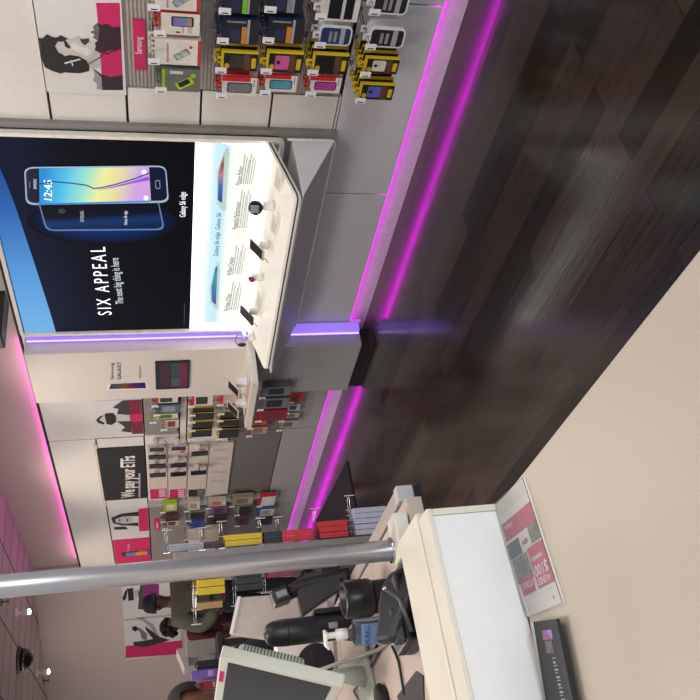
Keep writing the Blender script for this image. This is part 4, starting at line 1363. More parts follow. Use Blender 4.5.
def ang_poster(rect, zt, zb, label, shapes):
    x0, y0, x1, y1 = rect
    a, b = A((x0+x1)/2, y0), A((x0+x1)/2, y1)
    a.z = b.z = 0
    a -= ANv*.012; b -= ANv*.012
    mb = MB(); mb.prism([a+Vector((0, 0, zb)), b+Vector((0, 0, zb)), b+Vector((0, 0, zt)), a+Vector((0, 0, zt))], ANv*.012)
    o = tag(obj('poster', mb, PAPER, origin=b+Vector((0, 0, zb))), label, 'poster', 'far wall posters')
    for nm, pts, m_, d in shapes:
        obj(nm, poly([tuple(A(x, y, d)) for x, y in pts], .001, n=ANv), m_, o)
    return o


k5 = lambda pts: [(110+x/5, 560+y/5) for x, y in pts]
ang_poster((123, 573, 180, 616), 2.0, 1.33, 'poster of person in hat behind the olive jacket person', [
    ('hair_print', k5([(62, 190), (75, 155), (90, 140), (85, 170), (80, 195), (65, 205)]), INKB, .0004),
    ('goggles_print', k5([(88, 145), (115, 138), (120, 200), (92, 205)]), INKB, .0012),
    ('face_print', k5([(118, 150), (160, 145), (165, 185), (125, 190)]), mat('c0bab8', .5), .0006),
    ('headphone_print', k5([(140, 155), (155, 155), (158, 178), (142, 180)]), mat('4a4446', .5), .002),
    ('jacket_print', k5([(150, 125), (200, 120), (180, 250), (140, 245)]), mat('4a4446', .5), .0014),
    ('colour_band', k5([(165, 120), (245, 120), (245, 185), (165, 185)]), mat('8a2470', .5), .002)])
ang_poster((124, 618, 181, 657), 2.0, 1.33, 'tall poster of dancing person over a pink base, on far wall', [
    ('colour_band', k5([(78, 430), (358, 402), (362, 470), (78, 490)]), PINK, .0004),
    ('figure_print', k5([(175, 330), (195, 345), (250, 385), (300, 400), (250, 415), (180, 435), (120, 430), (115, 410), (160, 405), (215, 395), (180, 350)]), mat('2a2426', .5), .0014),
    ('arm_print', k5([(125, 292), (165, 290), (215, 320), (245, 380), (230, 375), (200, 335), (165, 305)]), mat('a29a98', .5), .0016),
    ('arm_print', k5([(125, 335), (150, 340), (185, 370), (185, 400), (160, 395), (150, 360)]), mat('7a7270', .5), .0016),
    ('head_print', k5([(110, 335), (130, 330), (142, 345), (130, 358), (112, 350)]), INKB, .002)])

# ================================================================== PEOPLE
def skin_mesh(name, joints, edges, mats, parent, root=0, sub=1):
    """one continuous tapering surface grown along a skeleton (local coordinates of parent)"""
    me = bpy.data.meshes.new(name)
    me.from_pydata([j[0] for j in joints], edges, [])
    o = bpy.data.objects.new(name, me)
    COL.objects.link(o)
    sk = o.modifiers.new('skin', 'SKIN')
    for i, j in enumerate(joints):
        r = j[1] if isinstance(j[1], tuple) else (j[1], j[1])
        me.skin_vertices[0].data[i].radius = r
        me.skin_vertices[0].data[i].use_root = (i == root)
    sd = o.modifiers.new('sub', 'SUBSURF')
    sd.levels = sd.render_levels = sub
    dg = bpy.context.evaluated_depsgraph_get()
    dg.update()
    m2 = bpy.data.meshes.new_from_object(o.evaluated_get(dg))
    bpy.data.objects.remove(o)
    bpy.data.meshes.remove(me)
    for p in m2.polygons:
        p.use_smooth = True
    m2.materials.clear()
    for x in mats:
        m2.materials.append(x)
    m2.name = name
    r = link(name, m2, parent)
    return r


def hand(js, es, wrist, d, side, palm, i0):
    """five fingers off a palm"""
    d = Vector(d).normalized(); s = Vector(side).normalized()
    pc = Vector(wrist)+d*.06
    js.append((tuple(pc), (.016, .034))); es.append((i0, len(js)-1)); ip = len(js)-1
    for off, L in ((-.03, .062), (-.01, .075), (.01, .07), (.028, .055)):
        a = pc+s*off+d*.03; b = a+d*L*.55; c = b+d*L*.35+Vector(palm)*.02
        k = len(js)
        js += [(tuple(a), .0095), (tuple(b), .0085), (tuple(c), .007)]
        es += [(ip, k), (k, k+1), (k+1, k+2)]
    a = Vector(wrist)+d*.03-s*.034; b = a+d*.03-s*.02; k = len(js)
    js += [(tuple(a), .011), (tuple(b), .009)]
    es += [(ip, k), (k, k+1)]


def person(loc, rz, h, label, skin, top, legs, hairc, hair, arm_pose, hem=None):
    s = h/1.75
    r = empty('person', loc, label, 'person', rz=rz)
    Q = lambda x, y, z: (x*s, y*s, z*s)
    SK = mat(skin, .5)
    # facing -Y
    J = [(Q(0, 0, .98), (.13*s, .10*s)), (Q(0, 0, 1.15), (.125*s, .095*s)), (Q(0, 0, 1.36), (.15*s, .10*s)), (Q(0, 0, 1.47), (.07*s, .06*s)), (Q(0, -.005, 1.53), .053*s),
         (Q(0, -.015, 1.60), (.072*s, .085*s)), (Q(0, -.01, 1.67), (.076*s, .092*s)), (Q(0, 0, 1.715), (.06*s, .07*s))]
    E_ = [(i, i+1) for i in range(7)]
    arms = []
    for sd in (-1, 1):
        el, wr = arm_pose[sd]
        k = len(J)
        J += [(Q(sd*.17, 0, 1.42), .062*s), (Q(*el), .045*s), (Q(*wr), .03*s)]
        E_ += [(2, k), (k, k+1), (k+1, k+2)]
        d = Vector(wr)-Vector(el)
        hand(J, E_, Q(*wr), d, (0, 1, 0) if abs(d.z) > .1 else (1, 0, 0), (-sd*1, 0, 0), k+2)
        k2 = len(J)
        J += [(Q(sd*.10, 0, .90), .088*s), (Q(sd*.11, -.01, .50), .058*s), (Q(sd*.11, .015, .10), .038*s), (Q(sd*.115, -.10, .035), (.04*s, .03*s))]
        E_ += [(0, k2), (k2, k2+1), (k2+1, k2+2), (k2+2, k2+3)]
    body = skin_mesh('body', J, E_, [SK], r)
    mb = MB()
    mb.bm.from_mesh(body.data)
    hz = 1.62*s
    mb.ball((0, -.098*s, hz-.01), (.014*s, .022*s, .022*s))
    for sd in (-1, 1):
        mb.ball((sd*.077*s, .0, hz-.005), (.012*s, .022*s, .032*s))
    me = mb.mesh('body', [SK]); body.data = me
    for sd in (-1, 1):
        mb = MB(); mb.ball((sd*.03*s, -.088*s, hz+.02*s), (.012*s, .008*s, .008*s)); obj('eye', mb, mat('18120f', .3), r, local=True)
    mb = MB(); mb.ball((0, -.088*s, hz-.05*s), (.024*s, .01*s, .007*s)); obj('mouth', mb, mat('6a3a38', .5), r, local=True)
    # clothes
    ex = .022
    bk = 1.3 if hem else 1
    if hem:
        j = [(Q(0, 0, .88), (.20*s, .155*s)), (Q(0, 0, 1.08), (.17*s, .125*s)), (Q(0, 0, 1.2), (.12*s, .09*s))]
        skin_mesh('shirt', j, [(0, 1), (1, 2)], [mat('b81c86', .8)], r, root=1, sub=1)
    j = [(Q(0, 0, hem or .90), (.165*s*bk, .125*s*bk)), (Q(0, 0, 1.15), (.16*s*bk, .125*s*bk)), (Q(0, 0, 1.36), (.18*s*bk, .125*s*bk)), (Q(0, 0, 1.475), (.085*s*bk, .075*s*bk))]
    e_ = [(0, 1), (1, 2), (2, 3)]
    for sd in (-1, 1):
        el, wr = arm_pose[sd]
        k = len(j)
        w2 = tuple(Vector(el).lerp(Vector(wr), .95))
        j += [(Q(sd*.185*bk, 0, 1.415), .082*s*bk), (Q(*el), .066*s*bk), (Q(*w2), .048*s*bk)]
        e_ += [(2, k), (k, k+1), (k+1, k+2)]
    skin_mesh('jacket' if hem else 'shirt', j, e_, [mat(top, .8, scale=40, var=.12)], r, root=1, sub=2)
    j = [(Q(0, 0, .97), (.15*s, .115*s))]
    e_ = []
    for sd in (-1, 1):
        k = len(j)
        j += [(Q(sd*.10, 0, .88), .105*s), (Q(sd*.11, -.01, .50), .078*s), (Q(sd*.11, .015, .09), .062*s)]
        e_ += [(0, k), (k, k+1), (k+1, k+2)]
    skin_mesh('trousers', j, e_, [mat(legs, .8)], r, sub=1)
    for sd in (-1, 1):
        mb = MB(); mb.ball((sd*.113*s, -.045*s, .042*s), (.052*s, .13*s, .042*s)); mb.box((sd*.113*s-.05*s, -.17*s, 0), (sd*.113*s+.05*s, .08*s, .02*s), bevel=.006)
        obj('shoe', mb, SOFTBLACK, r, local=True)
    mb = MB()
    if hair == 'beanie':
        mb.lathe([(.098*s, 0), (.103*s, .012*s), (.103*s, .045*s), (.098*s, .05*s), (.092*s, .09*s), (.07*s, .125*s), (.03*s, .143*s), (.002, .147*s)], (0, .0, 1.635*s), 24)
        obj('beanie', mb, mat(hairc, .9, scale=120, var=.3), r, local=True)
        mb = MB(); mb.box((-.05*s, -.106*s, 1.645*s), (.05*s, -.100*s, 1.68*s)); obj('beanie_band', mb, mat('2a3458', .8), r, local=True)
    elif hair == 'curly':
        rnd = random.Random(4)
        for k in range(60):
            a, b = rnd.uniform(0, 2*PI), rnd.uniform(-.5, 1.4)
            c = Vector((math.cos(a)*math.cos(b)*.10, math.sin(a)*math.cos(b)*.11+.02, math.sin(b)*.11))*s+Vector((0, 0, 1.66*s))
            if c.y < -.05*s and c.z < 1.70*s:
                continue
            mb.ball(c, .038*s, sub=1)
        obj('hair', mb, mat(hairc, .9), r, local=True)
    else:
        t = bmesh.new()
        bmesh.ops.create_uvsphere(t, u_segments=24, v_segments=16, radius=1)
        t.transform(Matrix.Translation((0, .012*s, 1.655*s)) @ Matrix.Diagonal((.093*s, .108*s, .108*s, 1)))
        bmesh.ops.delete(t, geom=[v for v in t.verts if v.co.z < 1.60*s or (v.co.y < -.045*s and v.co.z < 1.695*s)], context='VERTS')
        for f in t.faces:
            f.smooth = True
        mb.merge(t)
        o = obj('hair', mb, mat(hairc, .7, scale=90, var=.3), r, local=True)
    return r


DOWN = {-1: ((-.24, .02, 1.16), (-.25, -.05, .93)), 1: ((.24, .02, 1.16), (.25, -.05, .93))}
BENT = {-1: ((-.25, .03, 1.17), (-.20, -.20, 1.08)), 1: ((.25, .03, 1.17), (.20, -.20, 1.08))}
WIDE = {-1: ((-.33, .05, 1.17), (-.30, -.16, 1.02)), 1: ((.33, .05, 1.17), (.30, -.16, 1.02))}
c1 = atX(150, 604, -8.6)
person((-8.6, c1.y-.0, 0), rad(115), 1.72, 'person in olive jacket and black beanie seen from behind', '4a2f26', '56554a', '20232a', '15161f', 'beanie', WIDE, hem=1.09)
c2 = atX(165, 629, -9.2)
person((-9.2, c2.y+.03, 0), rad(115), 1.54, 'person with round black curly hair in dark red top, beyond the olive jacket', '5a3a2c', '4a1620', '1c1c20', '0f0d0e', 'curly', DOWN)
c3 = atX(190, 703, -3.75)
person((-3.75, c3.y, 0), rad(55), 1.535, 'dark haired person at the desk, cut by the photo edge', '6a4434', '18181c', '1c1c20', '140f0e', 'short', BENT)

# ================================================================== COUNTERS
CY = .607
cb = empty('sales_counter', (-.4, 0, 0), 'broad beige counter in the foreground', 'counter')
mb = MB(); mb.box((-1.503, -1.4, .82), (.9, CY, .86), bevel=.004)
obj('counter_top', mb, BEIGE, cb)
mb = MB(); mb.box((-1.49, -1.36, .1), (.86, CY-.03, .82))
obj('cabinet', mb, mat('bdb6ac', .5), cb)
mb = MB(); mb.box((-1.46, -1.3, 0), (.82, CY-.09, .1))
obj('kick_plate', mb, BLACK, cb)
# raised unit with white panel and cream rim
RZ = 1.02
dv_ = empty('counter_divider', (-1.6, .2, .861), 'low cream rimmed divider with glossy white side, between beige counter and desk', 'divider')
sd_ = empty('service_desk', (-2.2, .2, 0), 'beige topped service desk crowded with till equipment', 'desk')
mb = MB(); mb.box((-1.525, -1.4, .861), (-1.505, CY-.012, 1.005))
o = obj('white_panel', mb, mat('f4f6f6', .25, var=.01), dv_); o['label'] = 'glossy white end panel'
mb = MB()
mb.box((-1.73, -1.4, .90), (-1.566, CY+.022, RZ), bevel=.004)
mb.box((-1.562, -1.4, .861), (-1.503, CY+.004, RZ-.003), bevel=.003) if False else None
mb.box((-1.562, -1.4, 1.005), (-1.500, CY+.004, RZ-.002), bevel=.003)
mb.box((-1.562, CY-.011, .861), (-1.503, CY+.004, 1.005), bevel=.002)
obj('rim', mb, CREAM, dv_)
mb = MB(); mb.box((-1.728, -1.38, 0), (-1.57, CY-.02, .899)); obj('base', mb, CREAM, dv_)
mb = MB(); mb.box((-1.79, .592, .985), (-1.726, .70, RZ), bevel=.004)
obj('corner_block', mb, CREAM, dv_)
DZ = .98
mb = MB(); mb.box((-3.0, -1.4, .94), (-1.731, .738, DZ), bevel=.003)
obj('desk_top', mb, mat('c4b4aa', .4, var=.03), sd_)
mb = MB(); mb.box((-2.95, -1.35, .0), (-1.74, .60, .939))
obj('cabinet', mb, mat('b7afa8', .5), sd_)
# grey end panel beyond
a1, a2 = atZ(403, 488, DZ), atZ(412, 515, DZ)
mb = MB(); mb.box((-1.86, .76, .0), (-1.73, .86, DZ-.02))
ep = obj('end_panel', mb, GREYL, origin=(-1.8, .8, 0)) if False else None
mb = MB(); mb.box((-2.9, .742, .945), (-1.795, .782, .985), bevel=.003)
ep = obj('desk_extension', mb, mat('a99f9c', .5), sd_)
mb = MB(); mb.box((-1.795, .742, .945), (-1.765, .784, .987), bevel=.002); o = obj('edge_strip', mb, mat('b9bbbb', .4), ep); o['label'] = 'pale grey end strip'
mb = MB(); mb.box((-1.80, .745, .925), (-1.76, .78, .945)); obj('dark_underside', mb, BLACK, ep)  # black block standing in for the dark gap under the overhang
# silver post
pb = atZ(396, 548, RZ)
po_ = empty('post', (pb.x-.03, pb.y, RZ), 'round silver post rising from the desk to the ceiling', 'post')
PXp, PYp = -1.790, .632
po_.location = (PXp, PYp, RZ)
mb = MB(); mb.tube([(PXp, PYp, RZ), (PXp, PYp, 2.949)], .0245, 32)
obj('tube', mb, ALU, po_)
mb = MB(); mb.tube([(PXp, PYp-.0, RZ), (PXp, PYp, RZ+.004)], .030, 32); mb.ball((PXp+.024, PYp+.006, RZ+.11), .003); 
obj('collar', mb, CHROME, po_)

# ================================================================== ON THE BEIGE COUNTER
CZ = .8605
# acrylic sheet with flyer
K = lambda x, y, z=CZ: atZ(x, y, z)
q4 = [K(496, 505), K(525, 477), K(565, 602), K(528, 617)]
xa, xb = -1.498, -1.498+.105
s0 = empty('flyer_holder', (-1.44, .48, CZ), 'clear acrylic holder with a pink and grey flyer lying on the beige counter', 'sign holder')
mb = MB(); mb.prism([tuple(v) for v in q4], (0, 0, .0015))
fx = lambda u_, v_, dz=0: (q4[0].lerp(q4[1], u_)).lerp(q4[3].lerp(q4[2], u_), v_)+Vector((0, 0, dz))
obj('back_sheet', mb, mat('e9e6e2', .2, var=.01), s0)


def flat(name, u0_, v0_, u1_, v1_, m_, dz, par=s0, t=.0004):
    mb = MB(); mb.prism([tuple(fx(a, b, dz)) for a, b in ((u0_, v0_), (u1_, v0_), (u1_, v1_), (u0_, v1_))], (0, 0, t))
    return obj(name, mb, m_, par)


pg = flat('flyer', .04, .13, .96, .86, mat('e6e2e2', .5, var=.01), .0018)
MUTE = mat('c2607e', .5, var=.02)
flat('pink_band', .04, .20, .96, .36, MUTE, .0024, pg)
flat('grey_patch', .02, .385, .40, .52, mat('5f6470', .5), .0024, pg)
flat('white_patch', .40, .37, .68, .52, mat('ddd8d8', .5), .0024, pg)
flat('photo_patch', .70, .36, .96, .50, mat('8b8886', .5, var=.4, scale=90), .0024, pg)
flat('group_photo', .04, .525, .50, .735, mat('7c8488', .5, var=.35, scale=80), .0024, pg)
flat('pink_block', .53, .51, .96, .84, MUTE, .0024, pg)
flat('pink_block', .10, .70, .46, .84, MUTE, .0030, pg)
LT = mat('f2e4ea', .5)


def ftext(s_, u0_, u1_, v_, h_, m_):
    # letters stand with their head towards larger v
    a, b = fx(u0_, v_, .0034), fx(u1_, v_, .0034)
    fit_text(s_, b, a, h_, m_, pg, up=(q4[3]-q4[0]).normalized(), exact=True)


ftext('4 LINES', .57, .90, .79, .013, LT)
ftext("$100", .57, .92, .70, .024, LT)
ftext('UNLIMITED', .58, .88, .61, .007, LT)
ftext("IT'S BACK", .14, .43, .77, .013, LT)
ftext('T-Mobile', .12, .36, .25, .010, LT)
ftext('NEW', .46, .62, .45, .010, mat('c2607e', .5))
mb = MB(); mb.prism([tuple(fx(a, b, .0046)) for a, b in ((0, 0), (1, 0), (1, 1), (0, 1))], (0, 0, .0016))
gl = mat('f6f8f8', .06, trans=.97, var=0)
o = obj('clear_sheet', mb, gl, s0); o['label'] = 'clear acrylic sheet'
for u_ in (.15, .85):
    v = fx(u_, .945, .006)
    mb = MB(); mb.lathe([(.003, 0), (.003, .002), (.002, .003)], v, 12); obj('screw', mb, CHROME, s0)
# brochure pack in clear holder
b4 = [K(539, 621), K(566, 618), K(583, 700), K(552, 702)]
ext = b4[2]+(b4[2]-b4[1])*.5
ex2 = b4[3]+(b4[3]-b4[0])*.5
bh = empty('brochure_holder', b4[0], 'open black holder of brochures lying beside the white panel', 'holder')
mb = MB(); mb.prism([tuple(b4[0]), tuple(b4[0].lerp(b4[1], .42)), tuple(ex2.lerp(ext, .42)), tuple(ex2)], (0, 0, .012))
obj('holder', mb, mat('2c2a2d', .6), bh)
br_ = empty('brochure', b4[0].lerp(b4[1], .5), 'dark brochure with bright picture in the black holder', 'brochure')
for k in range(1):
    L0 = [b4[0].lerp(b4[1], .22), b4[1].lerp(b4[0], -.0), ext, ex2.lerp(ext, .2)]
    mb = MB(); mb.prism([tuple(v+Vector((0, 0, .0125))) for v in L0], (0, 0, .006)); obj('pages', mb, mat('14131b', .45), br_)
bx = lambda u_, v_, dz=.0187: L0[0].lerp(L0[1], u_).lerp(L0[3].lerp(L0[2], u_), v_)+Vector((0, 0, dz))
def bflat(name, u0_, v0_, u1_, v1_, m_):
    mb = MB(); mb.prism([tuple(bx(a, b)) for a, b in ((u0_, v0_), (u1_, v0_), (u1_, v1_), (u0_, v1_))], (0, 0, .0004)); return obj(name, mb, m_, br_)
bflat('picture', .25, .08, .68, .16, ramp_mat('brochure_pic', [(0, 'c07a50'), (.4, 'b05068'), (.7, '7a5aa8'), (1, '9a8ab8')], 'X', swing=.4, swing_axis='Y', rough=.4))
bflat('grey_photo', .3, .17, .62, .27, mat('6a6868', .5, var=.4, scale=80))
for k in range(14):
    bflat('letter', .50+.006*k, .31+k*.030, .64+.006*k-.04*(k % 3 == 1), .318+k*.030+.008*(k % 2), mat('a9a8ac', .5))
mb = MB(); h4 = [K(531, 622), K(540, 620), K(556, 704), K(545, 705)]
mb.prism([tuple(v) for v in h4], (0, 0, .002)); obj('clear_lip', mb, mat('dcdad6', .2), bh)

# ================================================================== ON THE DESK
def D3(x, y, z=DZ):
    return atZ(x, y, z)


# payment terminal on its tray
tp = D3(405, 606)
T0 = Vector((-1.832, .505, DZ))
tm = empty('card_terminal', T0, 'black card payment terminal with a stylus on its tray', 'card terminal')
Mt = Matrix.Translation(T0) @ Matrix.Rotation(rad(4), 4, 'Z')
mb = MB(); mb.prism([(p[0], p[2], 0) for p in rrect(-.095, -.085, .095, .08, .03, 0)], (0, 0, .022), bevel=.004, M=Mt)
obj('tray', mb, BLACK, tm)
mb = MB()
out = []
mb.prism([(x, y, 0) for x, y in ((-.02, .085), (.03, .075), (.05, .04), (.045, -.0), (.02, -.045), (.012, -.09), (-.045, -.09), (-.05, -.04), (-.065, .0), (-.07, .05), (-.05, .08))], (0, 0, .03), bevel=.01, M=Matrix.Translation(T0+Vector((.028, -.002, .032))) @ Matrix.Rotation(rad(-24), 4, 'X') @ Matrix.Rotation(rad(28), 4, 'Y'))
obj('hood', mb, SLATE, tm)
mb = MB(); mb.box((-.06, -.088, .022), (.05, .07, .048), bevel=.006, M=Mt)
obj('body', mb, BLACK, tm)
mb = MB(); mb.box((.012, -.085, .048), (.045, -.01, .072), bevel=.004, M=Mt)
obj('keypad', mb, mat('2c2d31', .4), tm)
mb = MB(); mb.box((.018, -.07, .0722), (.038, -.03, .0728), M=Mt); obj('label_strip', mb, mat('9a9a9e', .4), tm)
mb = MB(); mb.tube([Mt @ Vector(p) for p in ((.068, -.075, .04), (.066, .0, .05), (.052, .03, .072))], .0055, 10)
sty = obj('stylus', mb, mat('4a4644', .3), tm)
mb = MB(); mb.ball(Mt @ Vector((.050, .034, .075)), .006); o = obj('stylus_tip', mb, CHROME, sty)
mb = MB(); mb.tube([Mt @ Vector(p) for p in ((.085, -.085, .026), (.09, 0, .026), (.08, .07, .026), (.03, .085, .026), (-.05, .08, .026))], .006, 8); obj('tray_edge', mb, mat('2a2a2e', .3), tm)
# black pen cup
c = Vector((-2.05, .605, DZ))
pc = empty('black_cup', c, 'black cylindrical cup standing behind the card terminal', 'cup')
mb = MB(); mb.lathe([(.042, 0), (.042, .038), (.04, .04)], c, 28); obj('base', mb, SOFTBLACK, pc)
mb = MB(); mb.lathe([(.044, .0), (.048, .008), (.048, .070), (.044, .076), (.036, .076), (.034, .04), (.001, .04)], c+Vector((0, 0, .041)), 32); obj('body', mb, BLACK, pc)
# hand sanitizer
c = D3(387, 629)
c = Vector((c.x, c.y, DZ))
hs_ = empty('hand_sanitizer', c, 'clear pump bottle of blue hand sanitizer beside the terminal', 'bottle')
mb = MB(); 
mb.prism([(p[0], p[2], 0) for p in rrect(-.032, -.022, .032, .022, .012, 0)], (0, 0, .09), bevel=.004, M=Matrix.Translation(c) @ Matrix.Rotation(rad(60), 4, 'Z'))
mb.lathe([(.026, 0), (.014, .012), (.013, .02)], c+Vector((0, 0, .09)), 20)
obj('bottle', mb, mat('dfe6ee', .08, trans=.9, var=0), hs_)
mb = MB(); mb.prism([(p[0], p[2], 0) for p in rrect(-.029, -.019, .029, .019, .01, 0)], (0, 0, .068), M=Matrix.Translation(c+Vector((0, 0, .003))) @ Matrix.Rotation(rad(60), 4, 'Z'))
obj('gel', mb, mat('8fb2dc', .2), hs_)
Ml = Matrix.Translation(c+Vector((0, 0, .052))) @ Matrix.Rotation(rad(70), 4, 'Z')
mb = MB(); mb.prism([(.0, -.0, 0)]*0 or rrect(-.026, -.028, .026, .030, .004, -.0262), (0, -.0008, 0), M=Matrix.Translation(c+Vector((0, 0, .045))) @ Matrix.Rotation(rad(60), 4, 'Z'))
lbl = obj('label', mb, mat('7fa6d8', .35), hs_)
fit_text('PURELL', Matrix.Translation(c+Vector((0, 0, .06))) @ Matrix.Rotation(rad(60), 4, 'Z') @ Vector((-.024, -.0275, 0)), Matrix.Translation(c+Vector((0, 0, .06))) @ Matrix.Rotation(rad(60), 4, 'Z') @ Vector((.024, -.0275, 0)), .014, mat('2a2aa0', .4), lbl)
mb = MB(); mb.lathe([(.0145, .0), (.0145, .028), (.008, .03), (.008, .05), (.011, .052), (.011, .06), (.004, .062)], c+Vector((0, 0, .108)), 20)
mb.tube([c+Vector((0, 0, .165)), c+Vector((.0, -.022, .167)), c+Vector((.0, -.034, .158))], [.006, .005, .004], 10)
mb.tube([c+Vector((0, 0, .165)), c+Vector((0, .015, .166))], [.006, .004], 10)
obj('pump', mb, mat('eeeeec', .35), hs_)
# tall dark column
c = D3(371, 626); c = Vector((-2.28, .600, DZ))
tl = empty('desk_speaker', c, 'tall dark rounded column standing behind the sanitizer', 'column')
mb = MB(); mb.lathe([(.036, 0), (.036, .25), (.034, .275), (.026, .292), (.012, .30), (.001, .302)], c, 28); obj('body', mb, mat('22262c', .4), tl)
mb = MB(); mb.lathe([(.0368, 0), (.0368, .004)], c+Vector((0, 0, .235)), 28); obj('seam', mb, BLACK, tl)
mb = MB(); mb.box((c.x-.028, c.y+.034, c.z+.0), (c.x+.024, c.y+.052, c.z+.16), bevel=.01); obj('side_block', mb, SOFTBLACK, tl)
mb = MB(); mb.box((c.x+.034, c.y-.012, c.z+.10), (c.x+.037, c.y+.004, c.z+.125)); o = obj('badge', mb, mat('9a9a9c', .4), tl)
# barcode scanner on a stand
pA, pB = atX(333, 566, -2.45), atX(278, 600, -2.45)
c = Vector((-2.42, .69, DZ))
bs_ = empty('barcode_scanner', c, 'black barcode scanner leaning on its cradle next to the post', 'scanner')
mb = MB(); mb.lathe([(.055, 0), (.055, .012), (.02, .02), (.016, .05)], c, 24); obj('cradle_foot', mb, BLACK, bs_)
m0, m1 = atX(345, 575, -2.42), atX(303, 585, -2.42)
h0, h1 = atX(296, 592, -2.42), atX(266, 601, -2.42)
mb = MB(); mb.tube([c+Vector((0, 0, .03)), m0, m1, h0.lerp(h1, .35)], [.018, .026, .024, .02], 12); obj('neck', mb, SOFTBLACK, bs_)
Mh = Matrix.Translation((h0+h1)/2)
mb = MB(); mb.box((-.03, -.023, -.026), (.03, .023, .030), bevel=.008, M=Mh @ Matrix.Rotation(rad(14), 4, 'X')); hd = obj('scan_head', mb, BLACK, bs_)
mb = MB(); mb.box((.0302, -.009, -.014), (.0312, .009, .018), M=Mh @ Matrix.Rotation(rad(14), 4, 'X')); o = obj('label', mb, mat('8a8c90', .4), hd)
g0, g1 = atX(306, 610, -2.40), atX(343, 574, -2.40)
mb = MB(); mb.prism([atX(297, 592, -2.40), atX(302, 616, -2.40), atX(342, 588, -2.40), atX(340, 570, -2.40), atX(305, 572, -2.40)], (-.03, 0, 0), bevel=.004); obj('handle', mb, mat('25221f', .5), bs_)
mb = MB(); mb.tube([atX(301, 617, -2.40), atX(312, 630, -2.40), atX(332, 638, -2.38), atX(350, 640, -2.36), D3(370, 640)+Vector((0, 0, .004))], .003, 8); obj('cable', mb, BLACK, bs_)
# pale panel (back of another screen)
XP = -2.85
q = [atX(239, 597, XP), atX(231, 634, XP), atX(325, 646, XP), atX(338, 590, XP)]
bp = empty('flat_screen', (XP, (q[2].y+q[3].y)/2, DZ), 'pale flat screen seen from behind beyond the scanner', 'screen')
mb = MB(); mb.prism([tuple(v) for v in q], (-.025, 0, 0), bevel=.004); obj('back_cover', mb, mat('c2b3aa', .4), bp)
mb = MB(); mb.prism([q[0]+Vector((.0005, 0, .006)), q[1]+Vector((.0005, 0, .006)), q[1]+Vector((.0005, 0, -.006)), q[0]+Vector((.0005, 0, -.006))], (.006, 0, 0)); obj('top_edge', mb, WHITE, bp)
zc = min(q[2].z, q[3].z)
mb = MB(); mb.box((XP-.04, (q[2].y+q[3].y)/2-.05, DZ), (XP+.04, (q[2].y+q[3].y)/2+.05, DZ+.012), bevel=.003); mb.box((XP-.02, (q[2].y+q[3].y)/2-.02, DZ+.01), (XP-.005, (q[2].y+q[3].y)/2+.02, zc+.06)); obj('stand', mb, mat('b0a8a4', .4), bp)
# white box with round window
c = D3(350, 668)
c = atX(352, 655, -2.74); c = Vector((-2.74, c.y, DZ))
wb_ = empty('product_box', c, 'white box with a big round dark window behind the white monitor', 'box')
Mb = Matrix.Translation(c) @ Matrix.Rotation(rad(66), 4, 'Z')
mb = MB(); mb.box((-.10, 0, 0), (.10, .09, .21), bevel=.002, M=Mb); obj('carton', mb, mat('ebe7e5', .4), wb_)
mb = MB(); mb.prism([(-.01+.062*math.cos(2*PI*k/28), -.0004, .085+.062*math.sin(2*PI*k/28)) for k in range(28)], (0, -.002, 0), M=Mb); obj('round_window', mb, mat('1d1d2a', .25), wb_)
mb = MB(); mb.box((.06, -.0016, .185), (.10, -.0004, .21), M=Mb); o = obj('teal_corner', mb, mat('2aa09a', .4), wb_)
mb = MB(); mb.box((-.08, -.0012, .012), (.05, -.0004, .024), M=Mb); obj('print', mb, mat('9a9694', .5), wb_)
# POS monitor: faces the staff side, leaning back
W_, H_ = .44, .33
nY = rad(-86); ti = rad(20)
n0 = Vector((math.cos(nY), math.sin(nY), 0)); nn = n0*math.cos(ti)+Vector((0, 0, math.sin(ti)))
upv = Vector((0, 0, math.cos(ti)))-n0*math.sin(ti)
lv = Vector((n0.y, -n0.x, 0))
TR = Vector((-2.2, .534, 1.410))
Mm = Matrix.Identity(4)
xv = -lv   # x towards the edge nearest the camera
for i in range(3):
    Mm[i][0], Mm[i][1], Mm[i][2], Mm[i][3] = lv[i], -nn[i], upv[i], TR[i]
# local: x from near edge into the distance, y behind the screen, z up (top = 0)
ft_ = TR+lv*W_/2-upv*H_
ms = empty('till_monitor', (ft_.x, ft_.y-.0, DZ), 'white till monitor with ventilated back leaning back on the desk', 'monitor')


def fbox(a, b, mats_, name, bevel=0, par=ms, M=Mm):
    mb = MB(); mb.box(a, b, bevel=bevel, M=M); return obj(name, mb, mats_, par)


fbox((0, 0, -H_), (W_, .035, 0), mat('d3d6cb', .4, var=.02), 'bezel', .004)
sc_ = fbox((.018, -.0012, -H_+.03), (W_-.018, .0, -.024), ramp_mat('screen_reflection', [(0, '0d0b0c'), (.5, '1c1613'), (1, '120d0e')], 'X', rough=.06), 'screen')  # brownish reflection painted into the screen colour
sc_.data.materials[0].node_tree.nodes['Principled BSDF'].inputs['Specular IOR Level'].default_value = .15
sc_['label'] = 'dark glossy screen'
fbox((.10, -.001, -.018), (.19, .0005, -.006), MAGENTA, 'pink_badge') 
bkm = fbox((.02, .035, -H_+.11), (W_-.02, .060, -.04), mat('c3c7bc', .45, var=.02), 'back_housing', .012)
for k in range(18):
    fbox((.0185, .039, -.058-k*.009), (.021, .057, -.054-k*.009), mat('5c5f5a', .6), 'vent', 0, bkm)
p_ = ft_+Vector((0, 0, 0))
mb = MB(); mb.box((p_.x-.10, p_.y-.0, DZ), (p_.x+.08, p_.y+.16, DZ+.012), bevel=.004)
mb.tube([Vector((p_.x, p_.y+.08, DZ+.01)), Vector((p_.x, p_.y+.09, DZ+.07)), Vector((p_.x, p_.y+.075, 1.12))], [.03, .022, .03], 16)
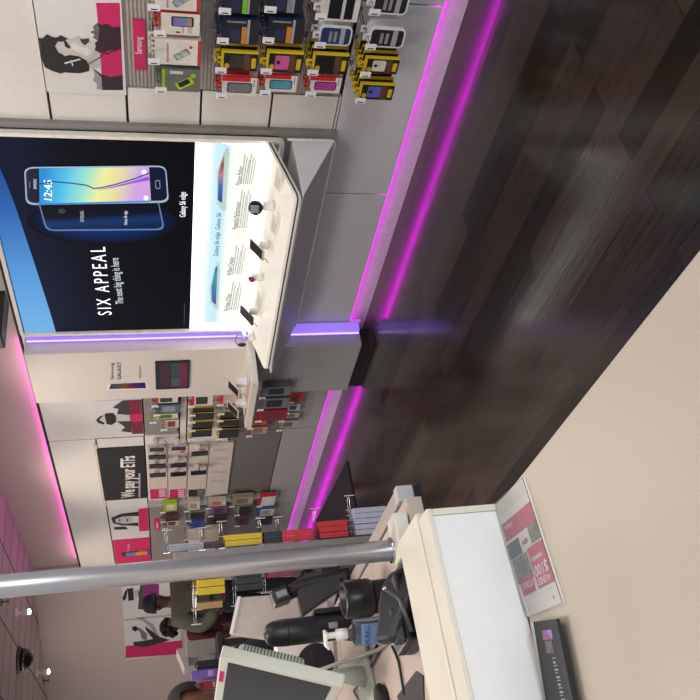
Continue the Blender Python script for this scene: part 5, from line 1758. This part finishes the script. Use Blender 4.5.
obj('stand', mb, mat('c3c7bc', .45), ms)
mb = MB(); mb.tube([D3(330, 676)+Vector((0, 0, .15)), D3(352, 662)+Vector((0, 0, .05)), D3(380, 650)+Vector((0, 0, .006)), D3(392, 640)+Vector((0, 0, .006))], .006, 8)
obj('cable', mb, mat('b7b6b0', .5), ms)
# cables and small things on the desk
def cable(pts, label, m_=BLACK, r=.0035):
    P_ = [Vector(p) for p in pts]
    out = []
    n = len(P_)
    for i in range(n-1):
        a, b, c, d = P_[max(0, i-1)], P_[i], P_[i+1], P_[min(n-1, i+2)]
        for k in range(6):
            t = k/6
            out.append(.5*((2*b)+(-a+c)*t+(2*a-5*b+4*c-d)*t*t+(-a+3*b-3*c+d)*t**3))
    out.append(P_[-1])
    mb = MB(); mb.tube(out, r, 8)
    return tag(obj('cable', mb, m_, origin=P_[0]), label, 'cable')


zc_ = DZ+.0045
cable([D3(x, y, zc_) for x, y in ((392, 646), (398, 660), (401, 676), (404, 695))], 'black cable running from the terminal towards the dark pad')
cable([D3(x, y, zc_) for x, y in ((377, 646), (370, 656), (366, 668), (364, 680), (365, 697))], 'thick black cable hanging down behind the sanitizer', r=.005)
cable([D3(x, y, zc_) for x, y in ((380, 647), (375, 660), (360, 684), (354, 690), (358, 699))], 'thin looped black cable by the white box', r=.0025)
q = [D3(x, y) for x, y in ((417, 671), (424, 676), (425, 702), (400, 702), (398, 696))]
mb = MB(); mb.prism([tuple(v) for v in q], (0, 0, .003)); tag(obj('desk_pad', mb, mat('3a3838', .7), origin=q[0]), 'dark grey pad on the desk at the photo edge', 'pad')
c = D3(387, 699); mb = MB(); mb.ball((0, 0, .012), (.03, .05, .022)); o = obj('computer_mouse', mb, SOFTBLACK, local=True); o.location = c; o.rotation_euler = (0, 0, .5)
for v in o.data.vertices:
    v.co.z = max(0, v.co.z)
tag(o, 'black computer mouse beside the dark pad', 'mouse')
mb = MB(); mb.box((-.003, -.05, .030), (.003, -.0, .0345)); obj('scroll_wheel', mb, mat('4a4a4e', .4), o, local=True)

# back area things by the far wall behind the desk
def far_box(px0, py0, px1, py1, X, d, m_, name, label, cat):
    a, b = atX(px0, py0, X), atX(px1, py1, X)
    mb = MB(); mb.box((X-d, b.y, b.z), (X, a.y, a.z), bevel=.006)
    return tag(obj(name, mb, m_, origin=(X, (a.y+b.y)/2, b.z)), label, cat)


bz = atX(217, 660, -6.6).z
tb_ = empty('side_table', (-6.7, 1.35, 0), 'dark table behind the desk carrying boxes', 'table')
mb = MB(); mb.box((-7.1, .6, bz-.04), (-6.4, 1.75, bz), bevel=.004); obj('table_top', mb, mat('2a2526', .5), tb_)
for x in (-7.05, -6.5):
    for y in (.65, 1.65):
        mb = MB(); mb.box((x, y, 0), (x+.05, y+.05, bz-.04)); obj('leg', mb, mat('2a2526', .5), tb_)
def on_table(px0, py0, py1, X, d, m_, name, label, cat):
    a, b = atX(px0, py0, X), atX(px0, py1, X)
    mb = MB(); mb.box((X-d, b.y, bz), (X, a.y, a.z), bevel=.006)
    return tag(obj(name, mb, m_, origin=(X, (a.y+b.y)/2, bz)), label, cat)
pr_ = on_table(186, 641, 657, -6.6, .3, mat('8a8682', .5), 'printer', 'grey printer on the table behind the desk', 'printer')
a, b = atX(182, 644, -6.5), atX(182, 664, -6.5)
mb = MB(); mb.prism([(-6.62, a.y, a.z-.05), (-6.62, b.y, b.z-.05), (-6.62, b.y-.0, b.z-.02), (-6.62, a.y, a.z+.04)], (-.25, 0, 0)); obj('paper_tray', mb, mat('9a9692', .5), pr_)
o = on_table(191, 671, 680, -6.5, .08, mat('7a5ab0', .4), 'packet', 'purple packet on the table behind the desk', 'packet')
mb = MB(); mb.box((-6.4995, o.location.y-.02, bz+.04), (-6.498, o.location.y+.02, bz+.08)); obj('print', mb, mat('b9a0d8', .4), o)
o = on_table(198, 682, 690, -6.5, .1, mat('8c1c30', .4), 'packet', 'dark red packet beside the purple packet', 'packet')
mb = MB(); mb.box((-6.4995, o.location.y-.02, bz+.03), (-6.498, o.location.y+.02, bz+.05)); obj('print', mb, mat('c88a90', .4), o)
o = on_table(197, 661, 668, -6.5, .12, SOFTBLACK, 'small_case', 'black case between printer and purple packet', 'case')
mb = MB(); mb.tube([(-6.53, o.location.y-.02, atX(197, 664, -6.53).z), (-6.53, o.location.y-.01, atX(197, 664, -6.53).z+.02), (-6.53, o.location.y+.02, atX(197, 664, -6.53).z)], .005, 6); obj('handle', mb, BLACK, o)

# ================================================================== CEILING THINGS
def ceil(x, y):
    return atZ(x, y, 2.95)


for (x, y, lab) in ((16, 613, 'nearer the long wall post'), (37, 673, 'farther, beside the dome camera')):
    p = ceil(x, y)
    e = empty('track_spotlight', p, 'small lit ceiling spotlight, '+lab, 'spotlight', 'small lit ceiling spotlights')
    mb = MB(); mb.lathe([(.045, -.0), (.045, -.012), (.012, -.016), (.012, -.05)], p, 20); obj('mount', mb, WHITE, e)
    mb = MB(); mb.lathe([(.022, -.05), (.034, -.06), (.036, -.11), (.03, -.115)], p, 20); obj('lamp_head', mb, mat('c8c4c0', .4), e)
    mb = MB(); mb.ball(p+Vector((0, 0, -.122)), (.027, .027, .016)); obj('bulb', mb, led_mat('bulb', (1, .9, .78), 30), e)
p = ceil(18, 660)
e = empty('dome_camera', p, 'dark dome security camera on the ceiling', 'camera')
mb = MB(); mb.lathe([(.13, 0), (.13, -.03), (.12, -.035)], p, 32); obj('base', mb, mat('3a3434', .4), e)
mb = MB(); mb.lathe([(.11, -.03), (.105, -.07), (.085, -.105), (.05, -.128), (.001, -.135)], p, 32); obj('dome', mb, mat('1a1616', .12), e)
mb = MB(); mb.lathe([(.035, -.1355), (.03, -.14), (.001, -.141)], p, 20); obj('lens', mb, BLACK, e)
for (x, y, lab) in ((43, 681, 'near the dome camera'), (1, 602, 'beside the silver post')):
    p = ceil(x, y)
    e = empty('sprinkler', p, 'tiny ceiling sprinkler head '+lab, 'sprinkler', 'ceiling sprinkler heads')
    mb = MB(); mb.lathe([(.035, 0), (.03, -.008), (.008, -.012), (.008, -.06)], p, 16); obj('stem', mb, mat('5a5250', .4), e)
    mb = MB(); mb.lathe([(.022, -.06), (.022, -.064)], p, 16); obj('deflector', mb, mat('5a5250', .4), e)
# hanging dark sign at the top edge
e = empty('hanging_display', (-3.1, 2.30, 2.184), 'black hanging display just above the big lit poster', 'display')
mb = MB(); mb.box((-3.14, 2.175, 2.184), (-3.04, 2.425, 2.62), bevel=.006); obj('case', mb, BLACK, e)
mb = MB(); mb.box((-3.041, 2.19, 2.20), (-3.039, 2.41, 2.60)); obj('screen', mb, mat('15131c', .15), e)
mb = MB(); mb.tube([(-3.09, 2.3, 2.62), (-3.09, 2.3, 2.95)], .012, 12); obj('rod', mb, BLACK, e)
